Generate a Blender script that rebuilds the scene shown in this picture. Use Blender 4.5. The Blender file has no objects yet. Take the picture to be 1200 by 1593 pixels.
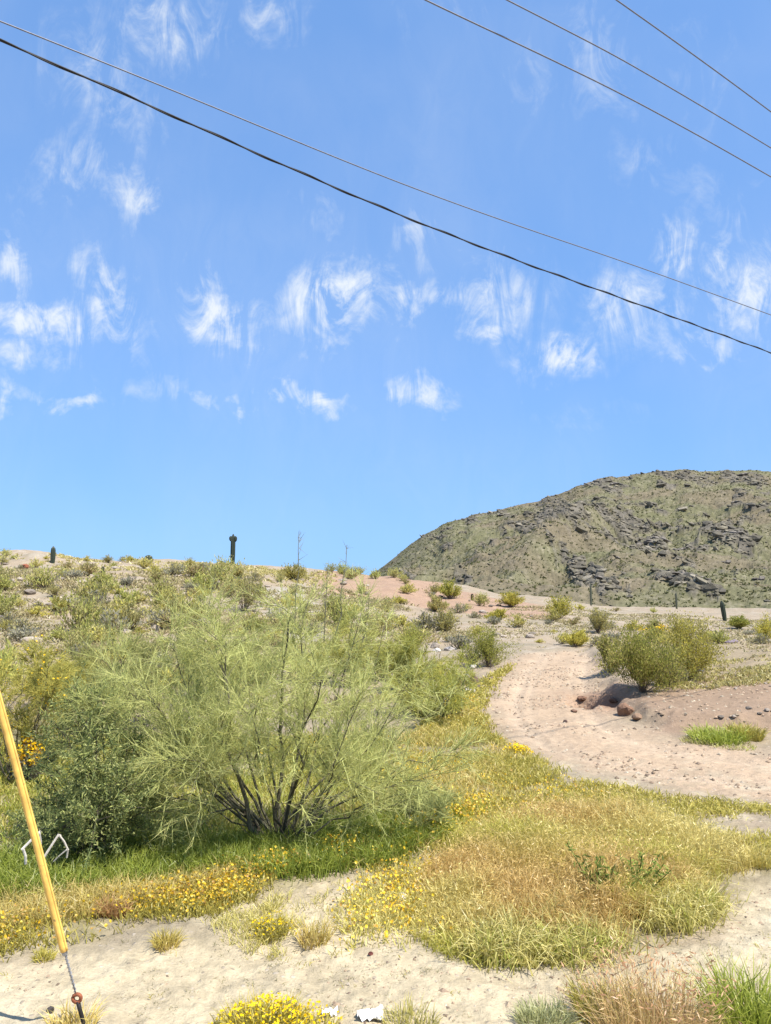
import bpy, math, random
import numpy as np
from mathutils import Vector, Matrix

R = math.radians
SC = bpy.context.scene
COL = SC.collection
rng = np.random.default_rng(7)
random.seed(7)

# ------------------------------------------------------------------ camera, sky, sun, exposure
F, CX, CY = 1200.0, 600.0, 796.5
PITCH = R(7.08)
CAM_Z = 2.5
cam = bpy.data.cameras.new('camera')
camo = bpy.data.objects.new('camera', cam)
COL.objects.link(camo)
cam.sensor_fit = 'VERTICAL'
cam.sensor_height = 24.0
cam.lens = F / 1593.0 * 24.0
cam.clip_start = 0.05
cam.clip_end = 12000
camo.location = (0, 0, CAM_Z)
camo.rotation_euler = (math.pi / 2 + PITCH, 0, 0)
SC.camera = camo

SUN_EL, SUN_AZ = R(58), R(130)          # azimuth from the viewing direction (+Y) towards +X
SC.view_settings.view_transform = 'Standard'
SC.view_settings.look = 'None'
SC.view_settings.gamma = 1
SC.view_settings.use_curve_mapping = False
SC.view_settings.exposure = 0.95
sun = bpy.data.lights.new('sun', 'SUN')
sun.energy = 4.4
sun.angle = R(0.53)
sun.color = (1.0, 0.95, 0.87)
suno = bpy.data.objects.new('sun', sun)
COL.objects.link(suno)
to_sun = Vector((math.sin(SUN_AZ) * math.cos(SUN_EL), math.cos(SUN_AZ) * math.cos(SUN_EL), math.sin(SUN_EL)))
suno.rotation_euler = (-to_sun).to_track_quat('-Z', 'Y').to_euler()
suno.location = to_sun * 60

SC.render.engine = 'CYCLES'
SC.cycles.use_denoising = True
SC.cycles.max_bounces = 6
SC.cycles.diffuse_bounces = 4
SC.cycles.glossy_bounces = 2
SC.cycles.transmission_bounces = 4
SC.cycles.transparent_max_bounces = 4
SC.cycles.caustics_reflective = False
SC.cycles.caustics_refractive = False

FWD = np.array([0, math.cos(PITCH), math.sin(PITCH)])
UPV = np.array([0, -math.sin(PITCH), math.cos(PITCH)])
RGT = np.array([1.0, 0, 0])
CAMP = np.array([0, 0, CAM_Z])


def ray(px, py):
    d = FWD + (px - CX) / F * RGT + (CY - py) / F * UPV
    return d / np.linalg.norm(d)


def build_world():
    w = bpy.data.worlds.new('World')
    SC.world = w
    w.use_nodes = True
    nt = w.node_tree
    nt.nodes.clear()
    N = nt.nodes.new
    L = nt.links.new

    def math_(op, a, b=None, c=None, clamp=False):
        n = N('ShaderNodeMath')
        n.operation = op
        n.use_clamp = clamp
        for i, v in enumerate((a, b, c)):
            if v is None:
                continue
            if isinstance(v, (int, float)):
                n.inputs[i].default_value = v
            else:
                L(v, n.inputs[i])
        return n.outputs[0]

    out = N('ShaderNodeOutputWorld')
    bg = N('ShaderNodeBackground')
    sky = N('ShaderNodeTexSky')
    sky.sky_type = 'NISHITA'
    sky.sun_disc = False
    sky.sun_elevation = SUN_EL
    sky.sun_rotation = SUN_AZ
    sky.air_density = 1.0
    sky.dust_density = 0.6
    sky.ozone_density = 1.6
    tint = N('ShaderNodeMix')
    tint.data_type = 'RGBA'
    tint.blend_type = 'MULTIPLY'
    tint.inputs[0].default_value = 1.0
    gam = N('ShaderNodeGamma')
    gam.inputs[1].default_value = 0.4
    L(sky.outputs[0], gam.inputs[0])
    L(gam.outputs[0], tint.inputs[6])
    tint.inputs[7].default_value = (SKY_TINT[0], SKY_TINT[1], SKY_TINT[2], 1)
    # clouds: thin cirrus, laid out on the sky by direction
    tc = N('ShaderNodeTexCoord')
    sep = N('ShaderNodeSeparateXYZ')
    L(tc.outputs['Generated'], sep.inputs[0])
    yy = math_('MAXIMUM', math_('ABSOLUTE', sep.outputs[1]), 0.12)
    s = math_('DIVIDE', sep.outputs[0], yy)
    t = math_('DIVIDE', sep.outputs[2], yy)
    comb = N('ShaderNodeCombineXYZ')
    L(s, comb.inputs[0])
    L(t, comb.inputs[1])
    L(math_('MULTIPLY', math_('SIGN', sep.outputs[1]), 2.7), comb.inputs[2])

    def noise(scale, detail, rough, dist, mapscale=(1, 1, 1), rot=0.0, loc=(0, 0, 0)):
        m = N('ShaderNodeMapping')
        m.inputs['Scale'].default_value = mapscale
        m.inputs['Rotation'].default_value = (0, 0, rot)
        m.inputs['Location'].default_value = loc
        L(comb.outputs[0], m.inputs[0])
        n = N('ShaderNodeTexNoise')
        n.inputs['Scale'].default_value = scale
        n.inputs['Detail'].default_value = detail
        n.inputs['Roughness'].default_value = rough
        n.inputs['Distortion'].default_value = dist
        L(m.outputs[0], n.inputs['Vector'])
        return n.outputs[0]
    def warp(v, loc, amt, sc):
        return math_('ADD', v, math_('MULTIPLY', math_('SUBTRACT', noise(sc, 5, .6, .6, (1, 1, 1), 0, loc), .5), amt))
    sw = warp(warp(s, (7, 3, 1), .09, 7.0), (2, 8, 4), .05, 24.0)
    tw = warp(warp(t, (1, 9, 2), .10, 6.0), (6, 1, 3), .07, 22.0)
    fib = noise(11.0, 10, 0.66, 1.3, (1.8, 0.74, 1), R(-34))
    fib2 = noise(20.0, 6, 0.6, 1.6, (1.0, 0.9, 1), R(25), (3, 1, 0))
    low = noise(2.1, 3, 0.55, 0.4, (1.0, 1.0, 1), 0, (5, 2, 0))
    blobs = [
        (520, 470, 75, 48, 0, 1.05), (612, 460, 20, 50, 12, .8), (682, 462, 42, 28, 0, .75), (772, 458, 62, 55, 0, .72),
        (872, 550, 58, 30, 10, 1.0), (765, 518, 38, 14, 12, .8), (350, 492, 66, 38, -40, .95), (172, 460, 32, 85, 22, .85),
        (70, 490, 80, 28, -6, .95), (15, 410, 40, 22, -45, .75), (45, 548, 60, 22, 5, .65), (105, 622, 55, 13, -8, .65),
        (475, 616, 62, 16, -9, .95), (655, 616, 48, 18, -6, .75), (345, 636, 60, 11, -8, .6), (205, 305, 36, 40, 20, .7),
        (112, 258, 38, 40, -20, .6), (170, 130, 50, 80, 25, .55), (110, 100, 60, 60, 30, .3), (275, 35, 55, 40, -20, .65),
        (415, 25, 40, 30, 0, .55), (650, 372, 34, 40, 10, .5), (1047, 392, 28, 42, -10, .85), (1107, 420, 20, 38, -10, .9),
        (1172, 466, 45, 52, 0, .95), (968, 470, 46, 46, 0, .7), (1015, 495, 46, 46, 0, .65), (1100, 540, 50, 22, 0, .65),
        (512, 540, 50, 18, 10, .6), (930, 90, 50, 80, 10, .42), (985, 265, 36, 44, 10, .38), (2, 625, 14, 32, 0, .8),
        (235, 610, 70, 20, -10, .45), (500, 330, 30, 50, 10, .35), (1080, 300, 60, 90, 15, .3), (1180, 360, 40, 60, 10, .5),
        (1080, 90, 40, 90, 8, .3), (60, 330, 60, 60, -40, .3), (300, 440, 60, 40, -40, .4), (900, 640, 120, 20, 0, .25),
        (700, 30, 60, 60, 20, .25), (820, 120, 60, 60, 20, .3),
    ]
    acc = None
    for (px, py, rx, ry, ang, st) in blobs:
        d = ray(px, py)
        s0, t0 = d[0] / d[1], d[2] / d[1]
        k = math.hypot(1, t0) * 0.97
        sx = rx / F * k * 1.28
        sy = ry / F * k * k * 1.2
        a = R(ang)
        ds = math_('SUBTRACT', sw, float(s0))
        dt = math_('SUBTRACT', tw, float(t0))
        p = math_('ADD', math_('MULTIPLY', ds, math.cos(a) / sx), math_('MULTIPLY', dt, math.sin(a) / sx))
        q = math_('ADD', math_('MULTIPLY', ds, -math.sin(a) / sy), math_('MULTIPLY', dt, math.cos(a) / sy))
        r2 = math_('ADD', math_('MULTIPLY', p, p), math_('MULTIPLY', q, q))
        g = math_('MULTIPLY', math_('POWER', 2.718, math_('MULTIPLY', r2, -0.75)), st)
        acc = g if acc is None else math_('MAXIMUM', acc, g)
    front = math_('GREATER_THAN', sep.outputs[1], 0.0)
    # outside the frame the same thin cirrus goes on
    side = math_('ADD', math_('SMOOTH_MIN', math_('MAXIMUM', math_('SUBTRACT', math_('ABSOLUTE', s), 0.62), 0.0), 0.3, 0.1),
                 math_('MULTIPLY', math_('SUBTRACT', 1.0, front), 0.3))
    wide = math_('MULTIPLY', math_('MULTIPLY', side, 2.4), math_('SUBTRACT', low, 0.25, clamp=True))
    acc = math_('MAXIMUM', math_('MULTIPLY', acc, math_('MAXIMUM', front, 0.0)), wide)
    f = math_('MULTIPLY_ADD', math_('SUBTRACT', fib, 0.5), 3.1, math_('MULTIPLY', math_('SUBTRACT', fib2, 0.5), 1.0))
    dens = math_('MULTIPLY', acc, math_('ADD', f, 0.56), clamp=True)
    mr = N('ShaderNodeMapRange')
    mr.interpolation_type = 'SMOOTHSTEP'
    mr.inputs[1].default_value = 0.02
    mr.inputs[2].default_value = 1.0
    mr.inputs[4].default_value = 0.9
    L(dens, mr.inputs[0])
    veil = math_('MULTIPLY', math_('MULTIPLY', math_('SUBTRACT', low, 0.36, clamp=True), fib), .6)
    al = math_('MAXIMUM', mr.outputs[0], veil)
    up = math_('MULTIPLY', sep.outputs[2], 12.0, clamp=True)
    al = math_('MULTIPLY', al, up, clamp=True)
    mix = N('ShaderNodeMix')
    mix.data_type = 'RGBA'
    L(al, mix.inputs[0])
    L(tint.outputs[2], mix.inputs[6])
    mix.inputs[7].default_value = (CLOUD[0], CLOUD[1], CLOUD[2], 1)
    L(mix.outputs[2], bg.inputs[0])
    bg.inputs[1].default_value = SKY_STR
    L(bg.outputs[0], out.inputs[0])
    w.cycles.sampling_method = 'MANUAL'
    w.cycles.sample_map_resolution = 512


SKY_STR = 0.108
SKY_TINT = (0.94, 1.59, 2.64)
CLOUD = (4.5, 4.75, 4.95)
build_world()


# ------------------------------------------------------------------ helpers
def vnoise(x, y, seed=0):
    x = np.asarray(x, float)
    y = np.asarray(y, float)
    xi = np.floor(x).astype(np.int64)
    yi = np.floor(y).astype(np.int64)
    fx = x - xi
    fy = y - yi
    fx = fx * fx * (3 - 2 * fx)
    fy = fy * fy * (3 - 2 * fy)

    def h(a, b):
        n = (a * 374761393 + b * 668265263 + seed * 1442695041) & 0xffffffff
        n = ((n ^ (n >> 13)) * 1274126177) & 0xffffffff
        n = ((n ^ (n >> 16)) * 2246822519) & 0xffffffff
        return ((n ^ (n >> 15)) & 0xffff) / 65535.0
    return (h(xi, yi) * (1 - fx) + h(xi + 1, yi) * fx) * (1 - fy) + (h(xi, yi + 1) * (1 - fx) + h(xi + 1, yi + 1) * fx) * fy


def fbm(x, y, seed=0, octv=4, gain=0.5):
    a, s, tot = 1.0, 0.0, 0.0
    for i in range(octv):
        s = s + a * vnoise(x * 2 ** i + 17.3 * i, y * 2 ** i - 9.1 * i, seed + i)
        tot += a
        a *= gain
    return s / tot


def sstep(a, b, x):
    t = np.clip((np.asarray(x, float) - a) / (b - a), 0, 1)
    return t * t * (3 - 2 * t)


def row_z(d, row):
    """height that stands at image row `row` when `d` metres away along +Y"""
    e = PITCH + math.atan((CY - row) / F)
    return CAM_Z + d * math.tan(e)


KD = np.array([0, 8, 11, 14, 17, 20, 25, 30, 36, 43, 52, 62, 75, 90, 120, 170, 260, 500, 4000], float)


def prof(pairs, far):
    d = [0, 8, 11] + [p[0] for p in pairs] + [120, 170, 260, 500, 4000]
    z = [0, 0, 0.0] + [p[2] if len(p) > 2 else row_z(p[0], p[1]) for p in pairs] + far
    return np.interp(KD, d, z)


KA = np.array([0, 200, 400, 500, 600, 700, 800, 1000, 1200], float)
KZ = np.array([
    prof([(14, 1150), (20, 1062), (30, 985), (40, 928), (52, 876), (62, 858), (75, 858)], [7, 3, -4, -10, -20]),
    prof([(14, 1152), (20, 1068), (30, 992), (40, 935), (52, 885), (62, 870), (75, 874)], [6.5, 3, -4, -10, -20]),
    prof([(14, 1156), (20, 1072), (30, 1000), (42, 935), (55, 893), (68, 880), (80, 881)], [6.3, 3, -4, -10, -20]),
    prof([(14, 1158), (20, 1074), (30, 1006), (44, 944), (60, 900), (80, 887)], [5.8, 3, -4, -10, -20]),
    prof([(14, 1160), (20, 1075), (30, 1010), (44, 955), (62, 910), (85, 892)], [5.2, 3, -4, -10, -20]),
    prof([(14, 1162), (20, 1076), (30, 1012), (44, 965), (62, 925), (90, 907)], [4.2, 3, -4, -10, -20]),
    prof([(14, 0, .08), (20, 0, .42), (25, 0, .72), (30, 0, .95), (44, 0, 1.7), (62, 938), (90, 926)], [3.4, 3, -4, -10, -20]),
    prof([(14, 0, .08), (20, 0, .45), (25, 0, .78), (30, 0, .98), (44, 0, 1.5), (62, 957), (90, 949)], [2.6, 2.6, -4, -10, -20]),
    prof([(14, 0, .10), (17, 0, .40), (20, 0, .85), (25, 0, 1.05), (30, 0, 1.2), (44, 0, 1.5), (62, 966), (90, 956)], [2.3, 2.4, -4, -10, -20]),
])
KU = (KA - CX) / F


def H0(x, y):
    x = np.asarray(x, float)
    y = np.asarray(y, float)
    az = np.arctan2(x, y)
    u = np.tan(np.clip(az, R(-40), R(40)))
    d = np.hypot(x, y) * np.cos(np.clip(az, R(-40), R(40)))
    u = np.clip(u, KU[0], KU[-1])
    fi = np.interp(u, KU, np.arange(len(KU)))
    i0 = np.clip(np.floor(fi).astype(int), 0, len(KU) - 2)
    w = fi - i0
    w = w * w * (3 - 2 * w)
    # distance interpolation, smoothed by averaging neighbours
    def at(dd):
        fd = np.interp(dd, KD, np.arange(len(KD)))
        j0 = np.clip(np.floor(fd).astype(int), 0, len(KD) - 2)
        v = fd - j0
        a = KZ[i0, j0] * (1 - v) + KZ[i0, j0 + 1] * v
        b = KZ[i0 + 1, j0] * (1 - v) + KZ[i0 + 1, j0 + 1] * v
        return a * (1 - w) + b * w
    z = (at(d * 0.93) + at(d) * 2 + at(d * 1.07)) / 4
    back = sstep(R(140), R(75), np.abs(az))
    return z * back


PIT = [None]
BANKTOP = [None]


RUTS = [None]


def rutdist(x, y):
    best = np.full(np.shape(x), 1e9)
    P = RUTS[0]
    for i in range(len(P) - 1):
        ax, ay = P[i]
        vx, vy = P[i + 1][0] - ax, P[i + 1][1] - ay
        t = np.clip(((x - ax) * vx + (y - ay) * vy) / (vx * vx + vy * vy), 0, 1)
        best = np.minimum(best, np.hypot(x - ax - t * vx, y - ay - t * vy))
    return np.minimum(np.abs(best - .8), np.abs(best - .5) + .12)


def H(x, y):
    x = np.asarray(x, float)
    y = np.asarray(y, float)
    d = np.hypot(x, y)
    z = H0(x, y)
    far = sstep(9, 45, d) * sstep(900, 200, d)
    hill = sstep(0.22, -0.1, x / np.maximum(y, 1.0))
    z = z + (fbm(x * .16, y * .16, 3, 4) - .5) * far * (0.35 + 0.9 * hill)
    z = z + (fbm(x * .9, y * .9, 5, 3) - .5) * (0.05 + 0.16 * far)
    z = z + (fbm(x * 4.5, y * 4.5, 9, 3) - .5) * 0.05 * sstep(60, 20, d)
    z = z + (fbm(x * 11, y * 11, 13, 3) - .5) * 0.045 * sstep(22, 9, d)
    if RUTS[0] is not None:
        z = z - .05 * np.exp(-(rutdist(x, y) / .16) ** 2) * (.4 + 1.1 * fbm(x * .8, y * .8, 27, 2))
    if BANKTOP[0] is not None:
        wb = (fbm(x * 1.3, y * 1.3, 23, 3) - .5) * .9
        z = z + .27 * sstep(-.14, .42, polydist(x, y, BANKTOP[0]) + wb) * sstep(33, 25, y)
    if PIT[0] is not None:
        for (cx, cy, rx, ry, a, dep) in PIT[0]:
            dx, dy = x - cx, y - cy
            p = (dx * math.cos(a) + dy * math.sin(a)) / rx
            q = (-dx * math.sin(a) + dy * math.cos(a)) / ry
            wob = (fbm(x * 1.7, y * 1.7, 21, 3) - .5) * 0.5
            g = 1 - sstep(0.55, 1.05, np.sqrt(p * p + q * q) + wob)
            z = z + dep * g
    return z


TT = np.geomspace(2.5, 900, 6000)


def ground(px, py):
    d = ray(px, py)
    P = CAMP[None] + TT[:, None] * d[None]
    below = P[:, 2] < H(P[:, 0], P[:, 1])
    k = int(np.argmax(below)) if below.any() else len(TT) - 1
    p = P[k].copy()
    p[2] = float(H(p[0], p[1]))
    return p


def at_depth(px, py, y):
    d = ray(px, py)
    return CAMP + d * (y / d[1])


def px_size(p, n):
    """metres covered by n photo pixels at point p"""
    return n * float(np.dot(np.asarray(p) - CAMP, FWD)) / F


BT = [tuple(ground(a, b)[:2]) for a, b in ((928, 1030), (930, 1068), (958, 1088), (985, 1122), (1040, 1136), (1120, 1134), (1330, 1142))]
BT += [(BT[-1][0] + 14, 34), (BT[0][0] + 1.5, 34)]
# erosion gully beside the dirt road, and low banks
_g = ground(955, 1098)
_b = ground(1120, 1075)
PIT[0] = [(_g[0] - .1, _g[1] + .5, .42, 1.15, R(28), -0.48), (_g[0] - .75, _g[1] + .2, .4, .55, R(10), -0.16),
          ]


BT_READY = BT


def inpoly(x, y, poly):
    x = np.asarray(x)
    y = np.asarray(y)
    ins = np.zeros(x.shape, bool)
    n = len(poly)
    j = n - 1
    for i in range(n):
        xi, yi = poly[i]
        xj, yj = poly[j]
        c = ((yi > y) != (yj > y)) & (x < (xj - xi) * (y - yi) / (yj - yi + 1e-12) + xi)
        ins ^= c
        j = i
    return ins


def polydist(x, y, poly):
    """signed distance, positive inside"""
    x = np.asarray(x, float)
    y = np.asarray(y, float)
    best = np.full(x.shape, 1e9)
    n = len(poly)
    for i in range(n):
        ax, ay = poly[i]
        bx, by = poly[(i + 1) % n]
        vx, vy = bx - ax, by - ay
        t = np.clip(((x - ax) * vx + (y - ay) * vy) / (vx * vx + vy * vy + 1e-9), 0, 1)
        best = np.minimum(best, np.hypot(x - ax - t * vx, y - ay - t * vy))
    return np.where(inpoly(x, y, poly), best, -best)


def gpoly(pix):
    return [tuple(ground(a, b)[:2]) for a, b in pix]


def project(P):
    q = P - CAMP
    f = q @ FWD
    return CX + F * (q @ RGT) / f, CY - F * (q @ UPV) / f


def sample(poly, n):
    xs = [p[0] for p in poly]
    ys = [p[1] for p in poly]
    out = np.zeros((0, 2))
    while len(out) < n:
        q = np.column_stack([rng.uniform(min(xs), max(xs), n * 2), rng.uniform(min(ys), max(ys), n * 2)])
        q = q[inpoly(q[:, 0], q[:, 1], poly)]
        out = np.vstack([out, q])
    out = out[:n]
    return np.column_stack([out, H(out[:, 0], out[:, 1])])


RUTS_READY = [ground(a, b)[:2] for a, b in ((880, 1016), (862, 1050), (855, 1090), (868, 1125), (920, 1158), (1010, 1180), (1120, 1196), (1330, 1222))]
BANKTOP[0] = BT_READY
RUTS[0] = RUTS_READY


def unit(v):
    return v / np.maximum(np.linalg.norm(v, axis=-1, keepdims=True), 1e-9)


def rdir(n, up=0.0):
    v = rng.normal(size=(n, 3))
    v = unit(v)
    v[:, 2] += up
    return unit(v)


def pal(cols, n, jit=0.12):
    c = np.array(cols, float)
    k = rng.integers(0, len(c), n)
    m = c[k] * (1 + rng.normal(0, jit, (n, 1)))
    return np.clip(m, 0.004, 0.9)


class Geo:
    def __init__(s):
        s.V, s.T, s.C, s.n = [], [], [], 0

    def add(s, V, T, C):
        V = np.asarray(V, float)
        C = np.asarray(C, float)
        if C.ndim == 1:
            C = np.repeat(C[None], len(V), 0)
        s.V.append(V)
        s.T.append(np.asarray(T, np.int64) + s.n)
        s.C.append(C)
        s.n += len(V)

    def whisks(s, P, D, Ln, W, C):
        n = len(P)
        Ln = np.broadcast_to(Ln, (n,))[:, None]
        W = np.broadcast_to(W, (n,))[:, None]
        S = unit(np.cross(D, rng.normal(size=(n, 3)))) * W * .5
        V = np.stack([P - S, P + S, P + D * Ln], 1).reshape(-1, 3)
        s.add(V, np.arange(3 * n).reshape(-1, 3), np.repeat(C, 3, 0))

    def leaves(s, P, D, Ln, W, C):
        n = len(P)
        Ln = np.broadcast_to(Ln, (n,))[:, None]
        W = np.broadcast_to(W, (n,))[:, None]
        S = unit(np.cross(D, rng.normal(size=(n, 3)))) * W * .5
        M = P + D * Ln * .45
        V = np.stack([P, M + S, P + D * Ln, M - S], 1).reshape(-1, 3)
        b = np.arange(n)[:, None] * 4
        T = np.concatenate([b + np.array([[0, 1, 2]]), b + np.array([[0, 2, 3]])], 0)
        s.add(V, T, np.repeat(C, 4, 0))

    def blades(s, P, D, Ln, W, C0, C1, droop=0.3):
        n = len(P)
        Ln = np.broadcast_to(Ln, (n,))[:, None]
        W = np.broadcast_to(W, (n,))[:, None]
        droop = np.broadcast_to(droop, (n,))[:, None]
        Z = np.array([[0, 0, 1.0]])
        hz = unit(D * np.array([[1, 1, 0]]) + 1e-4)
        S = unit(np.cross(D, rng.normal(size=(n, 3)))) * W * .5
        M = P + D * Ln * .55
        T_ = P + D * Ln - Z * Ln * droop * .55 + hz * Ln * droop * .35
        V = np.stack([P - S, P + S, M - S * .8, M + S * .8, T_], 1).reshape(-1, 3)
        b = np.arange(n)[:, None] * 5
        T = np.concatenate([b + np.array([[0, 1, 3]]), b + np.array([[0, 3, 2]]), b + np.array([[2, 3, 4]])], 0)
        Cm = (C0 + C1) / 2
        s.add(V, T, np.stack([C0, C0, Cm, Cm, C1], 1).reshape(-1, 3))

    def tube(s, pts, rad, C, sides=5, cap=True):
        pts = np.asarray(pts, float)
        n = len(pts)
        rad = np.broadcast_to(rad, (n,))
        tan = np.gradient(pts, axis=0)
        tan = unit(tan)
        ref = np.array([0.31, 0.17, 0.93])
        if abs(tan[0] @ ref) > .9:
            ref = np.array([1.0, 0.1, 0])
        a = unit(np.cross(tan, ref[None]))
        b = np.cross(tan, a)
        ang = np.linspace(0, 2 * math.pi, sides, endpoint=False)
        V = pts[:, None] + rad[:, None, None] * (np.cos(ang)[None, :, None] * a[:, None] + np.sin(ang)[None, :, None] * b[:, None])
        V = V.reshape(-1, 3)
        T = []
        for i in range(n - 1):
            for k in range(sides):
                k2 = (k + 1) % sides
                T += [(i * sides + k, i * sides + k2, (i + 1) * sides + k2), (i * sides + k, (i + 1) * sides + k2, (i + 1) * sides + k)]
        if cap:
            V = np.vstack([V, pts[:1], pts[-1:]])
            c0, c1 = n * sides, n * sides + 1
            for k in range(sides):
                k2 = (k + 1) % sides
                T += [(c0, k2, k), (c1, (n - 1) * sides + k, (n - 1) * sides + k2)]
        s.add(V, T, C)

    def heads(s, P, r, C, N=None, petals=6):
        """small flower heads: a shallow cone of petals each"""
        n = len(P)
        if N is None:
            N = rdir(n, 1.3)
        r = np.broadcast_to(r, (n,))[:, None]
        a = unit(np.cross(N, rng.normal(size=(n, 3))))
        b = np.cross(N, a)
        V = [P]
        for k in range(petals):
            t = 2 * math.pi * k / petals
            V.append(P + r * (math.cos(t) * a + math.sin(t) * b) + N * r * .28)
        V = np.stack(V, 1).reshape(-1, 3)
        q = np.arange(n)[:, None] * (petals + 1)
        T = np.concatenate([q + np.array([[0, 1 + k, 1 + (k + 1) % petals]]) for k in range(petals)], 0)
        s.add(V, T, np.repeat(C, petals + 1, 0))

    def mesh(s, name, mat, smooth=False):
        V = np.concatenate(s.V)
        T = np.concatenate(s.T)
        C = np.concatenate(s.C)
        me = bpy.data.meshes.new(name)
        me.vertices.add(len(V))
        me.vertices.foreach_set('co', V.astype(np.float32).ravel())
        me.loops.add(len(T) * 3)
        me.loops.foreach_set('vertex_index', T.astype(np.int32).ravel())
        me.polygons.add(len(T))
        me.polygons.foreach_set('loop_start', np.arange(0, len(T) * 3, 3, dtype=np.int32))
        at = me.attributes.new('Col', 'FLOAT_COLOR', 'POINT')
        at.data.foreach_set('color', np.column_stack([C, np.ones(len(C))]).astype(np.float32).ravel())
        me.update(calc_edges=True)
        me.polygons.foreach_set('use_smooth', np.full(len(T), smooth))
        me.materials.append(mat)
        return me


def link(name, data, parent=None, loc=None):
    o = bpy.data.objects.new(name, data)
    COL.objects.link(o)
    if parent is not None:
        o.parent = parent
    if loc is not None:
        o.location = Vector([float(v) for v in loc])
    return o


def tag(o, label, cat, group=None, kind=None):
    o['label'] = label
    o['category'] = cat
    if group:
        o['group'] = group
    if kind:
        o['kind'] = kind
    return o


def copy_tree(o, parent=None):
    c = o.copy()
    COL.objects.link(c)
    if parent is not None:
        c.parent = parent
    for ch in list(o.children):
        copy_tree(ch, c)
    return c


# ------------------------------------------------------------------ materials
def new_mat(name):
    m = bpy.data.materials.new(name)
    m.use_nodes = True
    nt = m.node_tree
    nt.nodes.clear()
    return m, nt, nt.nodes.new, nt.links.new


def mat_plant(name, trans=0.35, gloss=0.0, objvar=0.18):
    m, nt, N, L = new_mat(name)
    out = N('ShaderNodeOutputMaterial')
    at = N('ShaderNodeAttribute')
    at.attribute_name = 'Col'
    oi = N('ShaderNodeObjectInfo')
    hsv = N('ShaderNodeHueSaturation')
    mr = N('ShaderNodeMapRange')
    mr.inputs[3].default_value = 1 - objvar
    mr.inputs[4].default_value = 1 + objvar
    L(oi.outputs['Random'], mr.inputs[0])
    L(mr.outputs[0], hsv.inputs['Value'])
    L(at.outputs['Color'], hsv.inputs['Color'])
    d = N('ShaderNodeBsdfDiffuse')
    t = N('ShaderNodeBsdfTranslucent')
    L(hsv.outputs[0], d.inputs[0])
    L(hsv.outputs[0], t.inputs[0])
    mx = N('ShaderNodeMixShader')
    mx.inputs[0].default_value = trans
    L(d.outputs[0], mx.inputs[1])
    L(t.outputs[0], mx.inputs[2])
    last = mx
    if gloss > 0:
        g = N('ShaderNodeBsdfGlossy')
        g.inputs['Roughness'].default_value = 0.45
        g.inputs[0].default_value = (1, 1, 1, 1)
        m2 = N('ShaderNodeMixShader')
        m2.inputs[0].default_value = gloss
        L(mx.outputs[0], m2.inputs[1])
        L(g.outputs[0], m2.inputs[2])
        last = m2
    L(last.outputs[0], out.inputs[0])
    return m


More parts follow.
